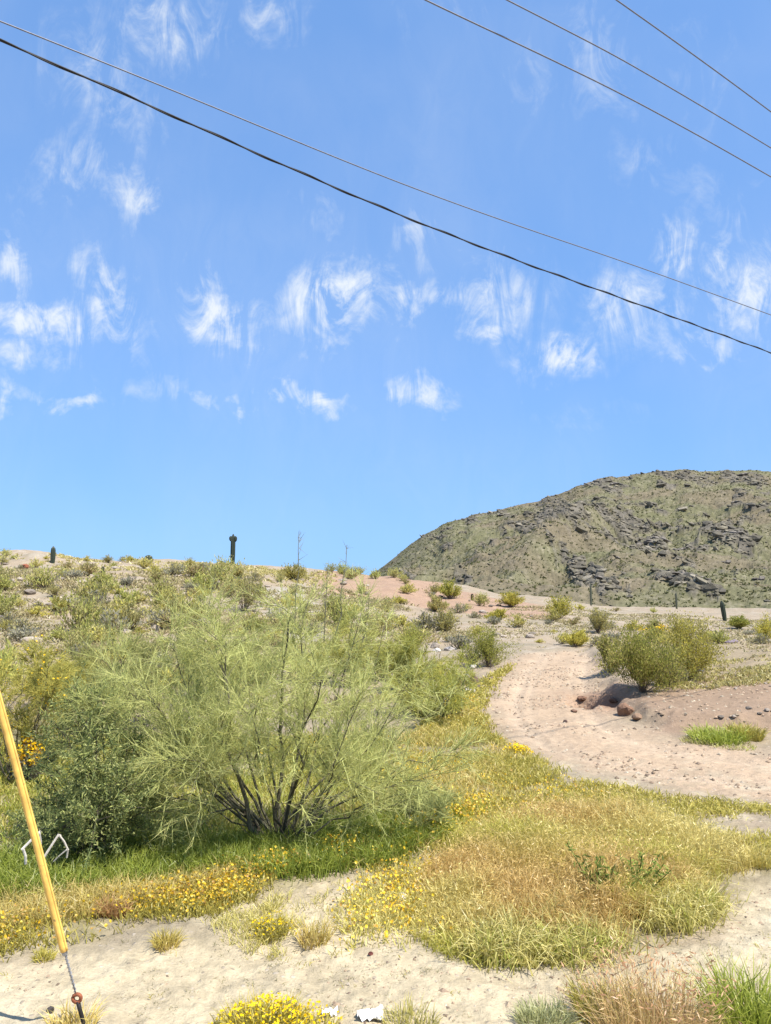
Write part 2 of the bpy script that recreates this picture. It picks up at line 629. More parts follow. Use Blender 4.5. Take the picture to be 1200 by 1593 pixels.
def mat_earth(name, scale=1.0, var=0.35, bump=0.5, fleck=0.5):
    """ground and rock: attribute colour broken up by grain, stones and clods"""
    m, nt, N, L = new_mat(name)
    out = N('ShaderNodeOutputMaterial')
    bs = N('ShaderNodeBsdfPrincipled')
    bs.inputs['Roughness'].default_value = 0.93
    bs.inputs['Specular IOR Level'].default_value = 0.15
    at = N('ShaderNodeAttribute')
    at.attribute_name = 'Col'
    tc = N('ShaderNodeTexCoord')

    def noise(sc, det=5, ro=.6, dist=0):
        n = N('ShaderNodeTexNoise')
        n.inputs['Scale'].default_value = sc * scale
        n.inputs['Detail'].default_value = det
        n.inputs['Roughness'].default_value = ro
        n.inputs['Distortion'].default_value = dist
        L(tc.outputs['Object'], n.inputs['Vector'])
        return n.outputs[0]

    def mrange(v, a, b, c, d):
        n = N('ShaderNodeMapRange')
        for i, q in enumerate((a, b, c, d)):
            n.inputs[i + 1].default_value = q
        L(v, n.inputs[0])
        return n.outputs[0]

    def mul(a, b):
        n = N('ShaderNodeMath')
        n.operation = 'MULTIPLY'
        L(a, n.inputs[0])
        L(b, n.inputs[1])
        return n.outputs[0]
    n1 = noise(1.1, 6, .65)
    n2 = noise(9, 5, .65)
    n3 = noise(48, 4, .7)
    v = mul(mul(mrange(n1, .3, .7, 1 - var * .5, 1 + var * .5), mrange(n2, .28, .72, 1 - var * .7, 1 + var * .6)),
            mrange(n3, .25, .75, 1 - var * .8, 1 + var * .7))
    vo = N('ShaderNodeTexVoronoi')
    vo.inputs['Scale'].default_value = 16 * scale
    vo.inputs['Randomness'].default_value = 1
    L(tc.outputs['Object'], vo.inputs['Vector'])
    st = mrange(vo.outputs['Distance'], .16, .3, 1.0, 0.0)
    sepc = N('ShaderNodeSeparateColor')
    L(vo.outputs['Color'], sepc.inputs[0])
    on = mrange(sepc.outputs[0], .72, .76, 0, 1)
    stone = mul(st, on)
    hsv = N('ShaderNodeHueSaturation')
    L(at.outputs['Color'], hsv.inputs['Color'])
    L(v, hsv.inputs['Value'])
    mix = N('ShaderNodeMix')
    mix.data_type = 'RGBA'
    sm = N('ShaderNodeMath')
    sm.operation = 'MULTIPLY'
    sm.inputs[1].default_value = fleck
    L(stone, sm.inputs[0])
    L(sm.outputs[0], mix.inputs[0])
    L(hsv.outputs[0], mix.inputs[6])
    cr = N('ShaderNodeValToRGB')
    cr.color_ramp.elements[0].color = (.13, .095, .075, 1)
    cr.color_ramp.elements[1].color = (.5, .44, .37, 1)
    L(sepc.outputs[1], cr.inputs[0])
    L(cr.outputs[0], mix.inputs[7])
    L(mix.outputs[2], bs.inputs['Base Color'])
    hadd = N('ShaderNodeMath')
    hadd.operation = 'ADD'
    L(mrange(n3, 0, 1, 0, .35), hadd.inputs[0])
    L(n2, hadd.inputs[1])
    hadd2 = N('ShaderNodeMath')
    hadd2.operation = 'ADD'
    L(hadd.outputs[0], hadd2.inputs[0])
    L(mrange(stone, 0, 1, 0, .3), hadd2.inputs[1])
    b = N('ShaderNodeBump')
    b.inputs['Strength'].default_value = bump
    b.inputs['Distance'].default_value = 0.06 / scale
    L(hadd2.outputs[0], b.inputs['Height'])
    L(b.outputs[0], bs.inputs['Normal'])
    L(bs.outputs[0], out.inputs[0])
    return m


def mat_simple(name, col, rough=0.6, metal=0.0, var=0.12, scale=20, bump=0.0, spec=0.4):
    m, nt, N, L = new_mat(name)
    out = N('ShaderNodeOutputMaterial')
    bs = N('ShaderNodeBsdfPrincipled')
    bs.inputs['Roughness'].default_value = rough
    bs.inputs['Metallic'].default_value = metal
    bs.inputs['Specular IOR Level'].default_value = spec
    tc = N('ShaderNodeTexCoord')
    n = N('ShaderNodeTexNoise')
    n.inputs['Scale'].default_value = scale
    n.inputs['Detail'].default_value = 5
    L(tc.outputs['Object'], n.inputs['Vector'])
    cr = N('ShaderNodeValToRGB')
    c = np.array(col)
    a, b_ = np.clip(c * (1 - var), 0, 1), np.clip(c * (1 + var), 0, 1)
    cr.color_ramp.elements[0].position = .3
    cr.color_ramp.elements[1].position = .7
    cr.color_ramp.elements[0].color = (*a, 1)
    cr.color_ramp.elements[1].color = (*b_, 1)
    L(n.outputs[0], cr.inputs[0])
    L(cr.outputs[0], bs.inputs['Base Color'])
    if bump:
        b = N('ShaderNodeBump')
        b.inputs['Strength'].default_value = bump
        b.inputs['Distance'].default_value = .02
        L(n.outputs[0], b.inputs['Height'])
        L(b.outputs[0], bs.inputs['Normal'])
    L(bs.outputs[0], out.inputs[0])
    return m


M_PLANT = mat_plant('plant', .42)
M_GRASS = mat_plant('grass', .4, 0.03)
M_FLOWER = mat_plant('petal', .3)
M_BARK = mat_earth('bark', 3.0, .3, .4, 0)
M_EARTH = mat_earth('earth', 1.0, .26, .55, .55)
M_MTN = mat_earth('mountain_rock', 0.12, .4, .5, .25)
M_ROCK = mat_earth('stone', 1.6, .3, .6, 0)
M_YELLOW = mat_simple('yellow_plastic', (.76, .47, .11), .5, 0, .2, 14, .15)


def weather_sleeve():
    """sun-faded stretches, scuffs and dirt specks on the plastic"""
    nt = M_YELLOW.node_tree
    N, L = nt.nodes.new, nt.links.new
    bs = next(n for n in nt.nodes if n.type == 'BSDF_PRINCIPLED')
    base = bs.inputs['Base Color'].links[0].from_socket
    tc = N('ShaderNodeTexCoord')
    for sc, mp, lo, hi, col, amt in ((3, (1, 1, .35), .5, .66, (.80, .60, .25, 1), .55), (60, (1, 1, .12), .60, .68, (.45, .25, .07, 1), .22), (38, (1, 1, 1), .66, .70, (.16, .11, .07, 1), .7)):
        m = N('ShaderNodeMapping')
        m.inputs['Scale'].default_value = mp
        L(tc.outputs['Object'], m.inputs[0])
        n = N('ShaderNodeTexNoise')
        n.inputs['Scale'].default_value = sc
        n.inputs['Detail'].default_value = 4
        L(m.outputs[0], n.inputs['Vector'])
        r = N('ShaderNodeMapRange')
        r.inputs[1].default_value = lo
        r.inputs[2].default_value = hi
        r.inputs[4].default_value = amt
        L(n.outputs[0], r.inputs[0])
        x = N('ShaderNodeMix')
        x.data_type = 'RGBA'
        L(r.outputs[0], x.inputs[0])
        L(base, x.inputs[6])
        x.inputs[7].default_value = col
        base = x.outputs[2]
    L(base, bs.inputs['Base Color'])


weather_sleeve()
M_WIRE = mat_simple('steel_strand', (.30, .30, .31), .5, .6, .2, 60)
M_BLACK = mat_simple('black_cable', (.012, .012, .014), .6, 0, .2, 30)
M_COND = mat_simple('aluminium_conductor', (.17, .18, .22), .55, .3, .15, 30)
M_RUST = mat_simple('rusty_iron', (.26, .085, .04), .8, .2, .35, 50, .3)
M_DARKIRON = mat_simple('dark_iron', (.03, .026, .026), .7, .4, .3, 50, .2)
M_WHITE = mat_simple('scrap_white', (.8, .8, .8), .5, 0, .06, 30)
M_WOOD = mat_simple('pole_wood', (.17, .11, .07), .9, 0, .3, 12, .3)
M_CACTUS = mat_plant('cactus_skin', .0, .02)

# ------------------------------------------------------------------ ground and dirt road
ROADPIX = [(806, 1018), (790, 1040), (768, 1070), (757, 1100), (775, 1135), (820, 1165), (880, 1192), (960, 1215), (1080, 1238), (1330, 1275),
           (1330, 1180), (1200, 1172), (1080, 1158), (1010, 1142), (965, 1126), (938, 1098), (930, 1060), (938, 1020), (900, 1012)]
ROAD = gpoly(ROADPIX)
SAND = gpoly([(-300, 1500), (0, 1492), (130, 1475), (330, 1430), (420, 1395), (560, 1352), (600, 1372), (640, 1420), (660, 1475), (760, 1505),
              (960, 1505), (1100, 1455), (1180, 1385), (1300, 1360), (1500, 1500)]) + [(6, 1.5), (-6, 1.5)]
MEADOW = gpoly([(-200, 1330), (-200, 1150), (60, 1120), (560, 1150), (700, 1095), (745, 1092), (790, 1160), (900, 1218), (1000, 1262), (1180, 1310), (1300, 1330),
                (1300, 1345), (1170, 1375), (1090, 1450), (960, 1500), (760, 1500), (650, 1465), (640, 1400), (560, 1350), (420, 1395), (130, 1470), (-200, 1500)])
SCAR = gpoly([(412, 985), (408, 915), (470, 908), (490, 940), (520, 985), (480, 1000)])
BANK = gpoly([(985, 1115), (1000, 1085), (1060, 1062), (1320, 1050), (1320, 1135), (1080, 1150), (1015, 1140)])
REDDISH = gpoly([(480, 905), (490, 893), (600, 895), (700, 915), (860, 945), (860, 965), (760, 960), (620, 935), (520, 925)])


def ground_colour(x, y):
    d = np.hypot(x, y)
    n = x.shape[0]
    c = np.repeat(np.array([[.335, .265, .185]]), n, 0)
    nz = fbm(x * .35, y * .35, 31, 4)
    nz2 = fbm(x * 1.6, y * 1.6, 41, 4)

    def mix(mask, col):
        nonlocal c
        mask = np.clip(mask, 0, 1)[:, None]
        c = c * (1 - mask) + np.array([col]) * mask
    mix(sstep(.5, .72, nz) * .6, (.27, .235, .165))
    mix(sstep(.52, .7, nz2) * .5 * sstep(14, 22, d), (.41, .355, .28))
    wob = (nz2 - .5) * 1.1
    mix(sstep(-.5, .6, polydist(x, y, REDDISH) + wob * 2) * .75, (.36, .225, .15))
    mix(sstep(-.5, .6, polydist(x, y, SCAR) + wob) * .85, (.36, .325, .27))
    u_ = x / np.maximum(y, 1)
    mix(sstep(.30, .42, u_ + (nz - .5) * .3) * sstep(13, 15, y) * sstep(34, 26, y) * .6, (.30, .235, .14))
    mix(sstep(-.25, .35, polydist(x, y, BANK) + wob * .7) * .8, (.30, .205, .14))
    mm = sstep(-.4, .5, polydist(x, y, MEADOW) + wob) * .9
    mix(mm, (.25, .215, .11))
    mix(sstep(-.5, .6, polydist(x, y, ROAD) + wob * .9), (.435, .32, .215))
    mix(sstep(-.2, .3, polydist(x, y, SAND) + wob * .5), (.50, .415, .275))
    mix(np.exp(-(rutdist(x, y) / .2) ** 2) * .5, (.49, .38, .27))
    spk = fbm(x * 6.5, y * 6.5, 47, 4)
    mix(sstep(.5, .66, spk) * .45 * sstep(15, 11, d), (.33, .27, .175))
    mix(sstep(.56, .74, fbm(x * 2.6, y * 2.6, 49, 3)) * .45 * sstep(16, 11, d), (.52, .45, .32))
    # behind the camera: paved road shoulder goes on as the same pale gravel
    # soil coloured darker and redder inside the gully mouth
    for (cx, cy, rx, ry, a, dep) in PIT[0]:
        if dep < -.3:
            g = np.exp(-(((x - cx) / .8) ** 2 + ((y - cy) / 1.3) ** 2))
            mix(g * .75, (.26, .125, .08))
    return c * .88


def build_ground():
    az = np.concatenate([np.linspace(-180, -36, 40, endpoint=False), np.linspace(-36, 36, 470), np.linspace(36, 180, 41)[1:]])
    dd = np.concatenate([[0.6], np.geomspace(1.5, 4.0, 8, endpoint=False), np.geomspace(4.0, 110, 440, endpoint=False), np.geomspace(110, 6000, 40)])
    A, D = np.meshgrid(R(1) * az, dd, indexing='ij')
    X, Y = D * np.sin(A), D * np.cos(A)
    x, y = X.ravel(), Y.ravel()
    z = H(x, y)
    V = np.column_stack([x, y, z])
    C = ground_colour(x, y)
    na, nd = A.shape
    i, j = np.meshgrid(np.arange(na - 1), np.arange(nd - 1), indexing='ij')
    q0 = (i * nd + j).ravel()
    quads = np.column_stack([q0, q0 + 1, q0 + nd + 1, q0 + nd])
    cen = V[quads].mean(1)
    road = inpoly(cen[:, 0], cen[:, 1], ROAD)
    for nm, sel, lab, cat in (('ground', ~road, 'pale stony desert ground rising to a low ridge on the left', 'ground'),
                              ('dirt_road', road, 'bare pinkish dirt track curving up the slope on the right', 'dirt road')):
        Q = quads[sel]
        used, inv = np.unique(Q, return_inverse=True)
        Q = inv.reshape(-1, 4)
        g = Geo()
        g.add(V[used], np.concatenate([Q[:, [0, 2, 1]], Q[:, [0, 3, 2]]]), C[used])
        o = link(nm, g.mesh(nm, M_EARTH, True))
        tag(o, lab, cat, kind='structure')
    # closing disc under the camera
    g = Geo()
    k = np.arange(na)
    ring = V[(k * nd)]
    g.add(np.vstack([ring, [[0, 0, 0]]]), np.column_stack([np.full(na - 1, na), k[1:], k[:-1]]), np.array([.41, .34, .22]))
    o = link('roadside', g.mesh('roadside', M_EARTH, True))
    tag(o, 'bare gravel spot at the roadside', 'roadside', kind='structure')


build_ground()

# ------------------------------------------------------------------ mountain
SKYX = np.array([-200, 440, 520, 590, 640, 690, 740, 800, 850, 900, 950, 1000, 1060, 1120, 1200, 1350, 1600, 1900, 2300], float)
SKYY = np.array([985, 960, 925, 886, 847, 814, 802, 790, 775, 757, 742, 735, 731, 731, 734, 742, 800, 890, 975], float)


def mtn(px, t):
    """point on the mountain: px = bearing as a photo column, t = 0 foot .. 1 crest .. 1.6 far side"""
    px = np.asarray(px, float)
    t = np.asarray(t, float)
    u = (px - CX) / F
    dist = 150 + 290 * t
    sk = np.interp(px, SKYX, SKYY) + (fbm(px * .035, px * 0 + 3, 77, 4) - .5) * 9 * sstep(585, 660, px)
    tf = np.clip(t, 0, 1)
    shape = np.where(tf < 1, tf ** 0.92, 1)
    row = 962 + (np.minimum(sk, 962) - 962) * shape
    e = PITCH + np.arctan((CY - row) / F)
    z = CAM_Z + dist * np.tan(e)
    z = np.where(t > 1, z - (t - 1) * 120, z)
    x = u * dist
    y = dist
    win = np.sin(np.clip(t, 0, 1) * math.pi) ** .7 * sstep(560, 700, px)
    big = fbm(x * .017, y * .013, 51, 4)
    z = z + (1 - np.abs(big - .5) * 5) * 7.5 * win - 3.0 * win
    # the rocky spur in the middle of the slope
    ridge = np.exp(-((px - (940 - 330 * (0.72 - tf))) / 42.0) ** 2) * np.exp(-((tf - .5) / .24) ** 2)
    z = z + ridge * 10
    # ledges
    led = fbm(x * .05, y * .05 + z * .03, 61, 4)
    rockm = rock_mask(px, tf, x, z)
    z = z + rockm * (2.4 * led + .4) * win + (fbm(x * .5, y * .5, 73, 3) - .5) * 1.3 * np.clip(win + .2, 0, 1)
    z = z + (fbm(x * .22, y * .22, 71, 4) - .5) * 3.2 * np.clip(win + .18, 0, 1) * sstep(560, 660, px)
    return x, y, z, rockm


def rock_mask(px, tf, x, z):
    v = np.interp(px, SKYX, SKYY)
    row = 962 + (v - 962) * tf ** .92
    m = np.zeros_like(px)
    for (cx, cy, rx, ry, s) in [(868, 828, 44, 32, 1.3), (850, 850, 30, 16, 1.2), (905, 802, 60, 15, 1.2), (955, 815, 70, 9, 1.0), (985, 803, 40, 16, .8), (1022, 834, 24, 18, 1), (990, 842, 60, 9, .9),
                                (1140, 838, 55, 14, .95), (1085, 845, 26, 14, .8), (1060, 916, 70, 10, .9), (900, 885, 75, 12, .7), (930, 915, 70, 22, .7),
                                (850, 775, 60, 12, .7), (930, 750, 70, 14, .8), (1060, 742, 80, 12, .7), (1160, 748, 60, 16, .75), (820, 828, 40, 16, .7),
                                (1060, 865, 60, 8, .6), (1150, 880, 50, 8, .5), (690, 838, 30, 10, .4), (730, 905, 40, 8, .6), (650, 893, 40, 7, .8), (770, 800, 60, 10, .6)]:
        ang = 0.22
        dx, dy = px - cx, (row - cy)
        p = (dx * math.cos(ang) + dy * math.sin(ang)) / rx
        q = (-dx * math.sin(ang) + dy * math.cos(ang)) / ry
        m = np.maximum(m, s * np.exp(-(p * p + q * q) * .9))
    n = fbm(px * .09, row * .28, 81, 4)
    bands = sstep(.55, .66, fbm(px * .035 + row * .02, row * .22, 91, 4)) * .62
    m = np.maximum(m, bands * sstep(930, 840, row) * .9)
    return sstep(.40, .66, m * (.25 + 1.5 * n))


def build_mountain():
    px = np.concatenate([np.linspace(-200, 560, 30, endpoint=False), np.linspace(560, 1260, 560, endpoint=False), np.linspace(1260, 2300, 60)])
    tt = np.concatenate([np.linspace(0, 1, 300, endpoint=False), np.linspace(1, 1.7, 16)])
    P, T = np.meshgrid(px, tt, indexing='ij')
    x, y, z, rm = mtn(P.ravel(), T.ravel())
    V = np.column_stack([x, y, z])
    nz = fbm(x * .05, y * .05, 101, 4)
    nz2 = fbm(x * .7, z * .9 + y * .3, 111, 4)
    c = np.array([[.158, .14, .084]]) * (1 - nz[:, None]) + np.array([[.122, .122, .06]]) * nz[:, None]
    pale = sstep(.56, .72, nz2)[:, None] * .55
    c = c * (1 - pale) + np.array([[.245, .215, .15]]) * pale
    brown = (sstep(.5, .64, fbm(x * .03, y * .05, 121, 3)) * .5)[:, None]
    c = c * (1 - brown) + np.array([[.165, .125, .088]]) * brown
    rk = np.array([[.115, .102, .08]]) * (0.6 + 1.0 * fbm(x * .3, z * .8, 131, 3))[:, None]
    c = c * (1 - rm[:, None]) + rk * rm[:, None]
    na, nd = P.shape
    i, j = np.meshgrid(np.arange(na - 1), np.arange(nd - 1), indexing='ij')
    q = (i * nd + j).ravel()
    Q = np.column_stack([q, q + nd, q + nd + 1, q + 1])
    g = Geo()
    g.add(V, np.concatenate([Q[:, [0, 1, 2]], Q[:, [0, 2, 3]]]), c)
    m = link('mountain', g.mesh('mountain', M_MTN, False))
    tag(m, 'rocky olive brown desert mountain with dark ledges at the right', 'mountain', kind='structure')
    return m


def blob(g, c, r, col, sub=1, rough=.35, seed=0):
    """an angular boulder"""
    t = (1 + 5 ** .5) / 2
    v = unit(np.array([(-1, t, 0), (1, t, 0), (-1, -t, 0), (1, -t, 0), (0, -1, t), (0, 1, t), (0, -1, -t), (0, 1, -t), (t, 0, -1), (t, 0, 1), (-t, 0, -1), (-t, 0, 1)], float))
    f = [(0, 11, 5), (0, 5, 1), (0, 1, 7), (0, 7, 10), (0, 10, 11), (1, 5, 9), (5, 11, 4), (11, 10, 2), (10, 7, 6), (7, 1, 8),
         (3, 9, 4), (3, 4, 2), (3, 2, 6), (3, 6, 8), (3, 8, 9), (4, 9, 5), (2, 4, 11), (6, 2, 10), (8, 6, 7), (9, 8, 1)]
    v = list(v)
    for _ in range(sub):
        cache, nf = {}, []

        def mid(a, b):
            k = (min(a, b), max(a, b))
            if k not in cache:
                p = (v[a] + v[b]) / 2
                v.append(p / np.linalg.norm(p))
                cache[k] = len(v) - 1
            return cache[k]
        for a, b, c_ in f:
            ab, bc, ca = mid(a, b), mid(b, c_), mid(c_, a)
            nf += [(a, ab, ca), (b, bc, ab), (c_, ca, bc), (ab, bc, ca)]
        f = nf
    V = np.array(v)
    # facet cuts
    rs = np.random.default_rng(seed)
    for _ in range(7):
        n = unit(rs.normal(size=(1, 3)))[0]
        h = rs.uniform(.55, .9)
        s = V @ n
        V = V - np.outer(np.maximum(s - h, 0), n)
    V = V * (1 + rs.normal(0, rough * .12, (len(V), 1)))
    V = V * np.asarray(r)[None]
    a = rs.uniform(0, 6.28)
    rot = np.array([[math.cos(a), -math.sin(a), 0], [math.sin(a), math.cos(a), 0], [0, 0, 1]])
    V = V @ rot.T + np.asarray(c)[None]
    g.add(V, f, np.asarray(col))


MTN = build_mountain()

# outcrops on the mountain: parts of it
protos = []
for k in range(4):
    g = Geo()
    for q in range(9):
        c = (rng.normal(0, 3.2), rng.normal(0, 1.2), rng.normal(0, .8) - q * .05)
        b = .12 + .07 * rng.random()
        blob(g, c, (rng.uniform(1.4, 3.2), rng.uniform(1.2, 2.2), rng.uniform(.9, 2.1)), (b * 1.08, b * .95, b * .80), 1, .5, 100 * k + q)
    protos.append(g.mesh('rock_outcrop', M_MTN, False))
for k, (px_, row_, s) in enumerate([(862, 835, 1.2), (880, 818, 1.2), (845, 848, 1.0), (900, 806, 1.0), (930, 800, .8), (1020, 836, 1.4), (1030, 840, .9), (992, 843, .8),
                                    (970, 838, .7), (1055, 847, .9), (1140, 838, 1.1), (1160, 841, .8), (1115, 834, .8), (1000, 806, .9), (980, 800, .7), (835, 858, .8),
                                    (905, 888, .7), (880, 893, .6), (940, 912, .7), (1060, 917, .8), (1040, 918, .6), (1085, 918, .6), (960, 752, .8), (920, 758, .8),
                                    (1075, 738, .7), (1110, 737, .7), (1165, 742, .8), (890, 766, .7), (725, 905, .6), (655, 897, .5), (640, 893, .4), (1180, 885, .6), (820, 800, .5),
                                    (740, 812, .4), (780, 806, .5), (1130, 865, .6), (1010, 770, .6), (1080, 780, .5), (1150, 790, .6), (960, 880, .5)]):
    sk = np.interp(px_, SKYX, SKYY)
    t = ((962 - row_) / (962 - sk)) ** (1 / .92)
    t = min(t, .985)
    x, y, z, _ = mtn(np.array([px_]), np.array([t]))
    o = link('rock_outcrop', protos[k % 4], MTN, (x[0], y[0], z[0] + .3))
    s *= .55
    o.scale = (s * 1.25, s, s * rng.uniform(.6, .95))
    o.rotation_euler = (0, rng.uniform(-.25, .35), rng.uniform(-.5, .5))


def scrub_on_mountain():
    n = 26000
    px = rng.uniform(585, 1300, n)
    t = rng.uniform(0, 1.0, n) ** .8
    x, y, z, rm = mtn(px, t)
    keep = (rng.random(n) > rm * .8) & (fbm(x * .06, y * .06, 141, 3) + rng.normal(0, .12, n) > .42)
    x, y, z, px = x[keep], y[keep], z[keep], px[keep]
    n = len(x)
    g = Geo()
    size = rng.uniform(.4, 1.1, n) * (0.5 + .5 * rng.random(n))
    C = pal([(.125, .13, .055), (.15, .15, .065), (.105, .115, .05), (.19, .175, .085)], n)
    P = np.column_stack([x, y, z - .1])
    for k in range(6):
        D = rdir(n, .45)
        off = rng.normal(0, .22, (n, 3)) * size[:, None] * np.array([[1, 1, .3]])
        g.leaves(P + off, D, size * rng.uniform(.6, 1.1, n), size * .65, C * rng.uniform(.85, 1.15, (n, 1)))
    o = link('mountain_scrub', g.mesh('mountain_scrub', M_PLANT))
    tag(o, 'dark olive scrub dotted all over the mountain slope', 'scrub', kind='stuff')


def boulders_on_mountain():
    """angular boulders and ledge blocks, thickest along the rocky bands"""
    t_ = (1 + 5 ** .5) / 2
    iv = unit(np.array([(-1, t_, 0), (1, t_, 0), (-1, -t_, 0), (1, -t_, 0), (0, -1, t_), (0, 1, t_), (0, -1, -t_), (0, 1, -t_), (t_, 0, -1), (t_, 0, 1), (-t_, 0, -1), (-t_, 0, 1)], float))
    ifc = np.array([(0, 11, 5), (0, 5, 1), (0, 1, 7), (0, 7, 10), (0, 10, 11), (1, 5, 9), (5, 11, 4), (11, 10, 2), (10, 7, 6), (7, 1, 8),
                    (3, 9, 4), (3, 4, 2), (3, 2, 6), (3, 6, 8), (3, 8, 9), (4, 9, 5), (2, 4, 11), (6, 2, 10), (8, 6, 7), (9, 8, 1)])
    n = 90000
    px = rng.uniform(590, 1300, n)
    t = rng.uniform(0.02, .995, n)
    x, y, z, rm = mtn(px, t)
    crest = np.exp(-((t - 1) / .05) ** 2) * .35
    keep = rng.random(n) < rm * .20 + .008 + crest * .07
    x, y, z, rm = x[keep], y[keep], z[keep], rm[keep]
    n = len(x)
    r = np.exp(rng.normal(-.62, .48, n)) * (.65 + .6 * rm)
    r = np.clip(r, .22, 1.9)
    V = iv[None] * rng.uniform(.6, 1.25, (n, 12, 1)) * r[:, None, None] * np.stack([rng.uniform(.8, 1.7, n), rng.uniform(.7, 1.2, n), rng.uniform(.5, 1.0, n)], 1)[:, None]
    a = rng.uniform(-.6, .6, n)[:, None]
    V = np.stack([V[..., 0] * np.cos(a) - V[..., 1] * np.sin(a), V[..., 0] * np.sin(a) + V[..., 1] * np.cos(a), V[..., 2] + rng.normal(-.1, .22, (n, 1)) * V[..., 0]], -1)
    V = V + np.column_stack([x, y, z])[:, None]
    C = pal([(.14, .125, .095), (.18, .16, .115), (.11, .10, .08), (.21, .185, .14), (.155, .135, .095)], n, .12)
    g = Geo()
    g.add(V.reshape(-1, 3), (np.arange(n)[:, None, None] * 12 + ifc[None]).reshape(-1, 3), np.repeat(C, 12, 0))
    o = link('mountain_boulders', g.mesh('mountain_boulders', M_MTN))
    tag(o, 'dark angular boulders strewn along the rocky bands of the mountain', 'boulders', kind='stuff')
    print('boulders', n)


scrub_on_mountain()
boulders_on_mountain()


# ------------------------------------------------------------------ plant builders
OLIVE = [(.38, .34, .115), (.43, .37, .135), (.33, .305, .105), (.47, .41, .16)]
GREENY = [(.33, .335, .075), (.38, .37, .09), (.29, .305, .07), (.43, .405, .11)]
YELLOWY = [(.50, .44, .085), (.45, .40, .08), (.55, .47, .11), (.39, .36, .085)]
GREY = [(.28, .26, .18), (.33, .30, .215), (.24, .225, .15), (.29, .28, .16)]
DRY = [(.40, .31, .15), (.28, .20, .10), (.40, .30, .15), (.25, .2, .09)]
STEM = (.15, .115, .085)


def dome_parts(Rd, Ht, nst, nlf, ll, lw, cols, stem=STEM, stemr=.012, spread=1.0, flower=0, seed_up=.5, gap=.5):
    """shrub about Rd wide (radius) and Ht tall: stems radiating from the foot, leaves on their outer part"""
    gs, gl = Geo(), Geo()
    pts_all, dir_all = [], []
    for k in range(nst):
        a = rng.uniform(0, 2 * math.pi)
        lean = rng.uniform(.0, 1.0) ** .6
        tip = np.array([math.cos(a) * lean * Rd * spread, math.sin(a) * lean * Rd * spread, Ht * (math.sqrt(max(0, 1 - (lean * .93) ** 2)) * rng.uniform(.5, 1.08) + .1)])
        tip[:2] *= rng.uniform(.75, 1.15)
        mid = tip * np.array([.45, .45, .55]) + rng.normal(0, .06 * Rd, 3)
        p = np.array([rng.normal(0, .03, 3) * Rd * np.array([1, 1, 0]), mid, tip])
        tq = np.linspace(0, 1, 5)[:, None]
        poly = (1 - tq) ** 2 * p[0] + 2 * tq * (1 - tq) * (2 * p[1] - .5 * (p[0] + p[2])) + tq ** 2 * p[2]
        gs.tube(poly, np.linspace(stemr, stemr * .3, 5), np.array(stem) * rng.uniform(.8, 1.2), 4)
        m = max(3, int(nlf / nst * rng.uniform(1 - gap, 1 + gap)))
        ts = rng.uniform(.35, 1.05, m)[:, None]
        q = (1 - ts) ** 2 * p[0] + 2 * ts * (1 - ts) * (2 * p[1] - .5 * (p[0] + p[2])) + ts ** 2 * p[2]
        q = q + rng.normal(0, .085, (m, 3)) * np.array([[Rd, Rd, Ht]]) * ts
        q[:, 2] = np.maximum(q[:, 2], .02)
        pts_all.append(q)
        dir_all.append(unit(unit(q + np.array([[0, 0, .2 * Ht]])) * .8 + rng.normal(0, .6, (m, 3)) + np.array([[0, 0, seed_up]])))
    P = np.vstack(pts_all)
    D = np.vstack(dir_all)
    n = len(P)
    C = pal(cols, n, .14)
    gl.leaves(P, D, ll * rng.uniform(.6, 1.3, n), lw * rng.uniform(.7, 1.3, n), C)
    gf = None
    if flower:
        gf = Geo()
        w = P[:, 2] / Ht + .35 * rng.random(n) + np.linalg.norm(P[:, :2], axis=1) / Rd * .3
        k = np.argsort(-w)[:flower]
        k = k[rng.random(len(k)) < .8]
        gf.heads(P[k] + D[k] * ll + np.array([[0, 0, ll * .5]]), ll * .42, pal([(.80, .52, .02), (.85, .60, .03), (.74, .44, .02)], len(k), .06))
    return gs, gl, gf


def make_shrub(name, leafname='foliage', **kw):
    root = link(name, None)
    gs, gl, gf = dome_parts(**kw)
    link('stems', gs.mesh('stems', M_BARK), root)
    link(leafname, gl.mesh(leafname, M_PLANT), root)
    if gf:
        link('flowers', gf.mesh('flowers', M_FLOWER), root)['kind'] = 'stuff'
    return root


def flat_shrub(name, **kw):
    """a shrub too small in the picture to show its parts: one mesh"""
    gs, gl, gf = dome_parts(**kw)
    me = bpy.data.meshes.new(name)
    for g in (gl, gf):
        if g:
            gs.V += g.V
            gs.T += [t + gs.n for t in g.T]
            gs.C += g.C
            gs.n += g.n
    return gs.mesh(name, M_PLANT)


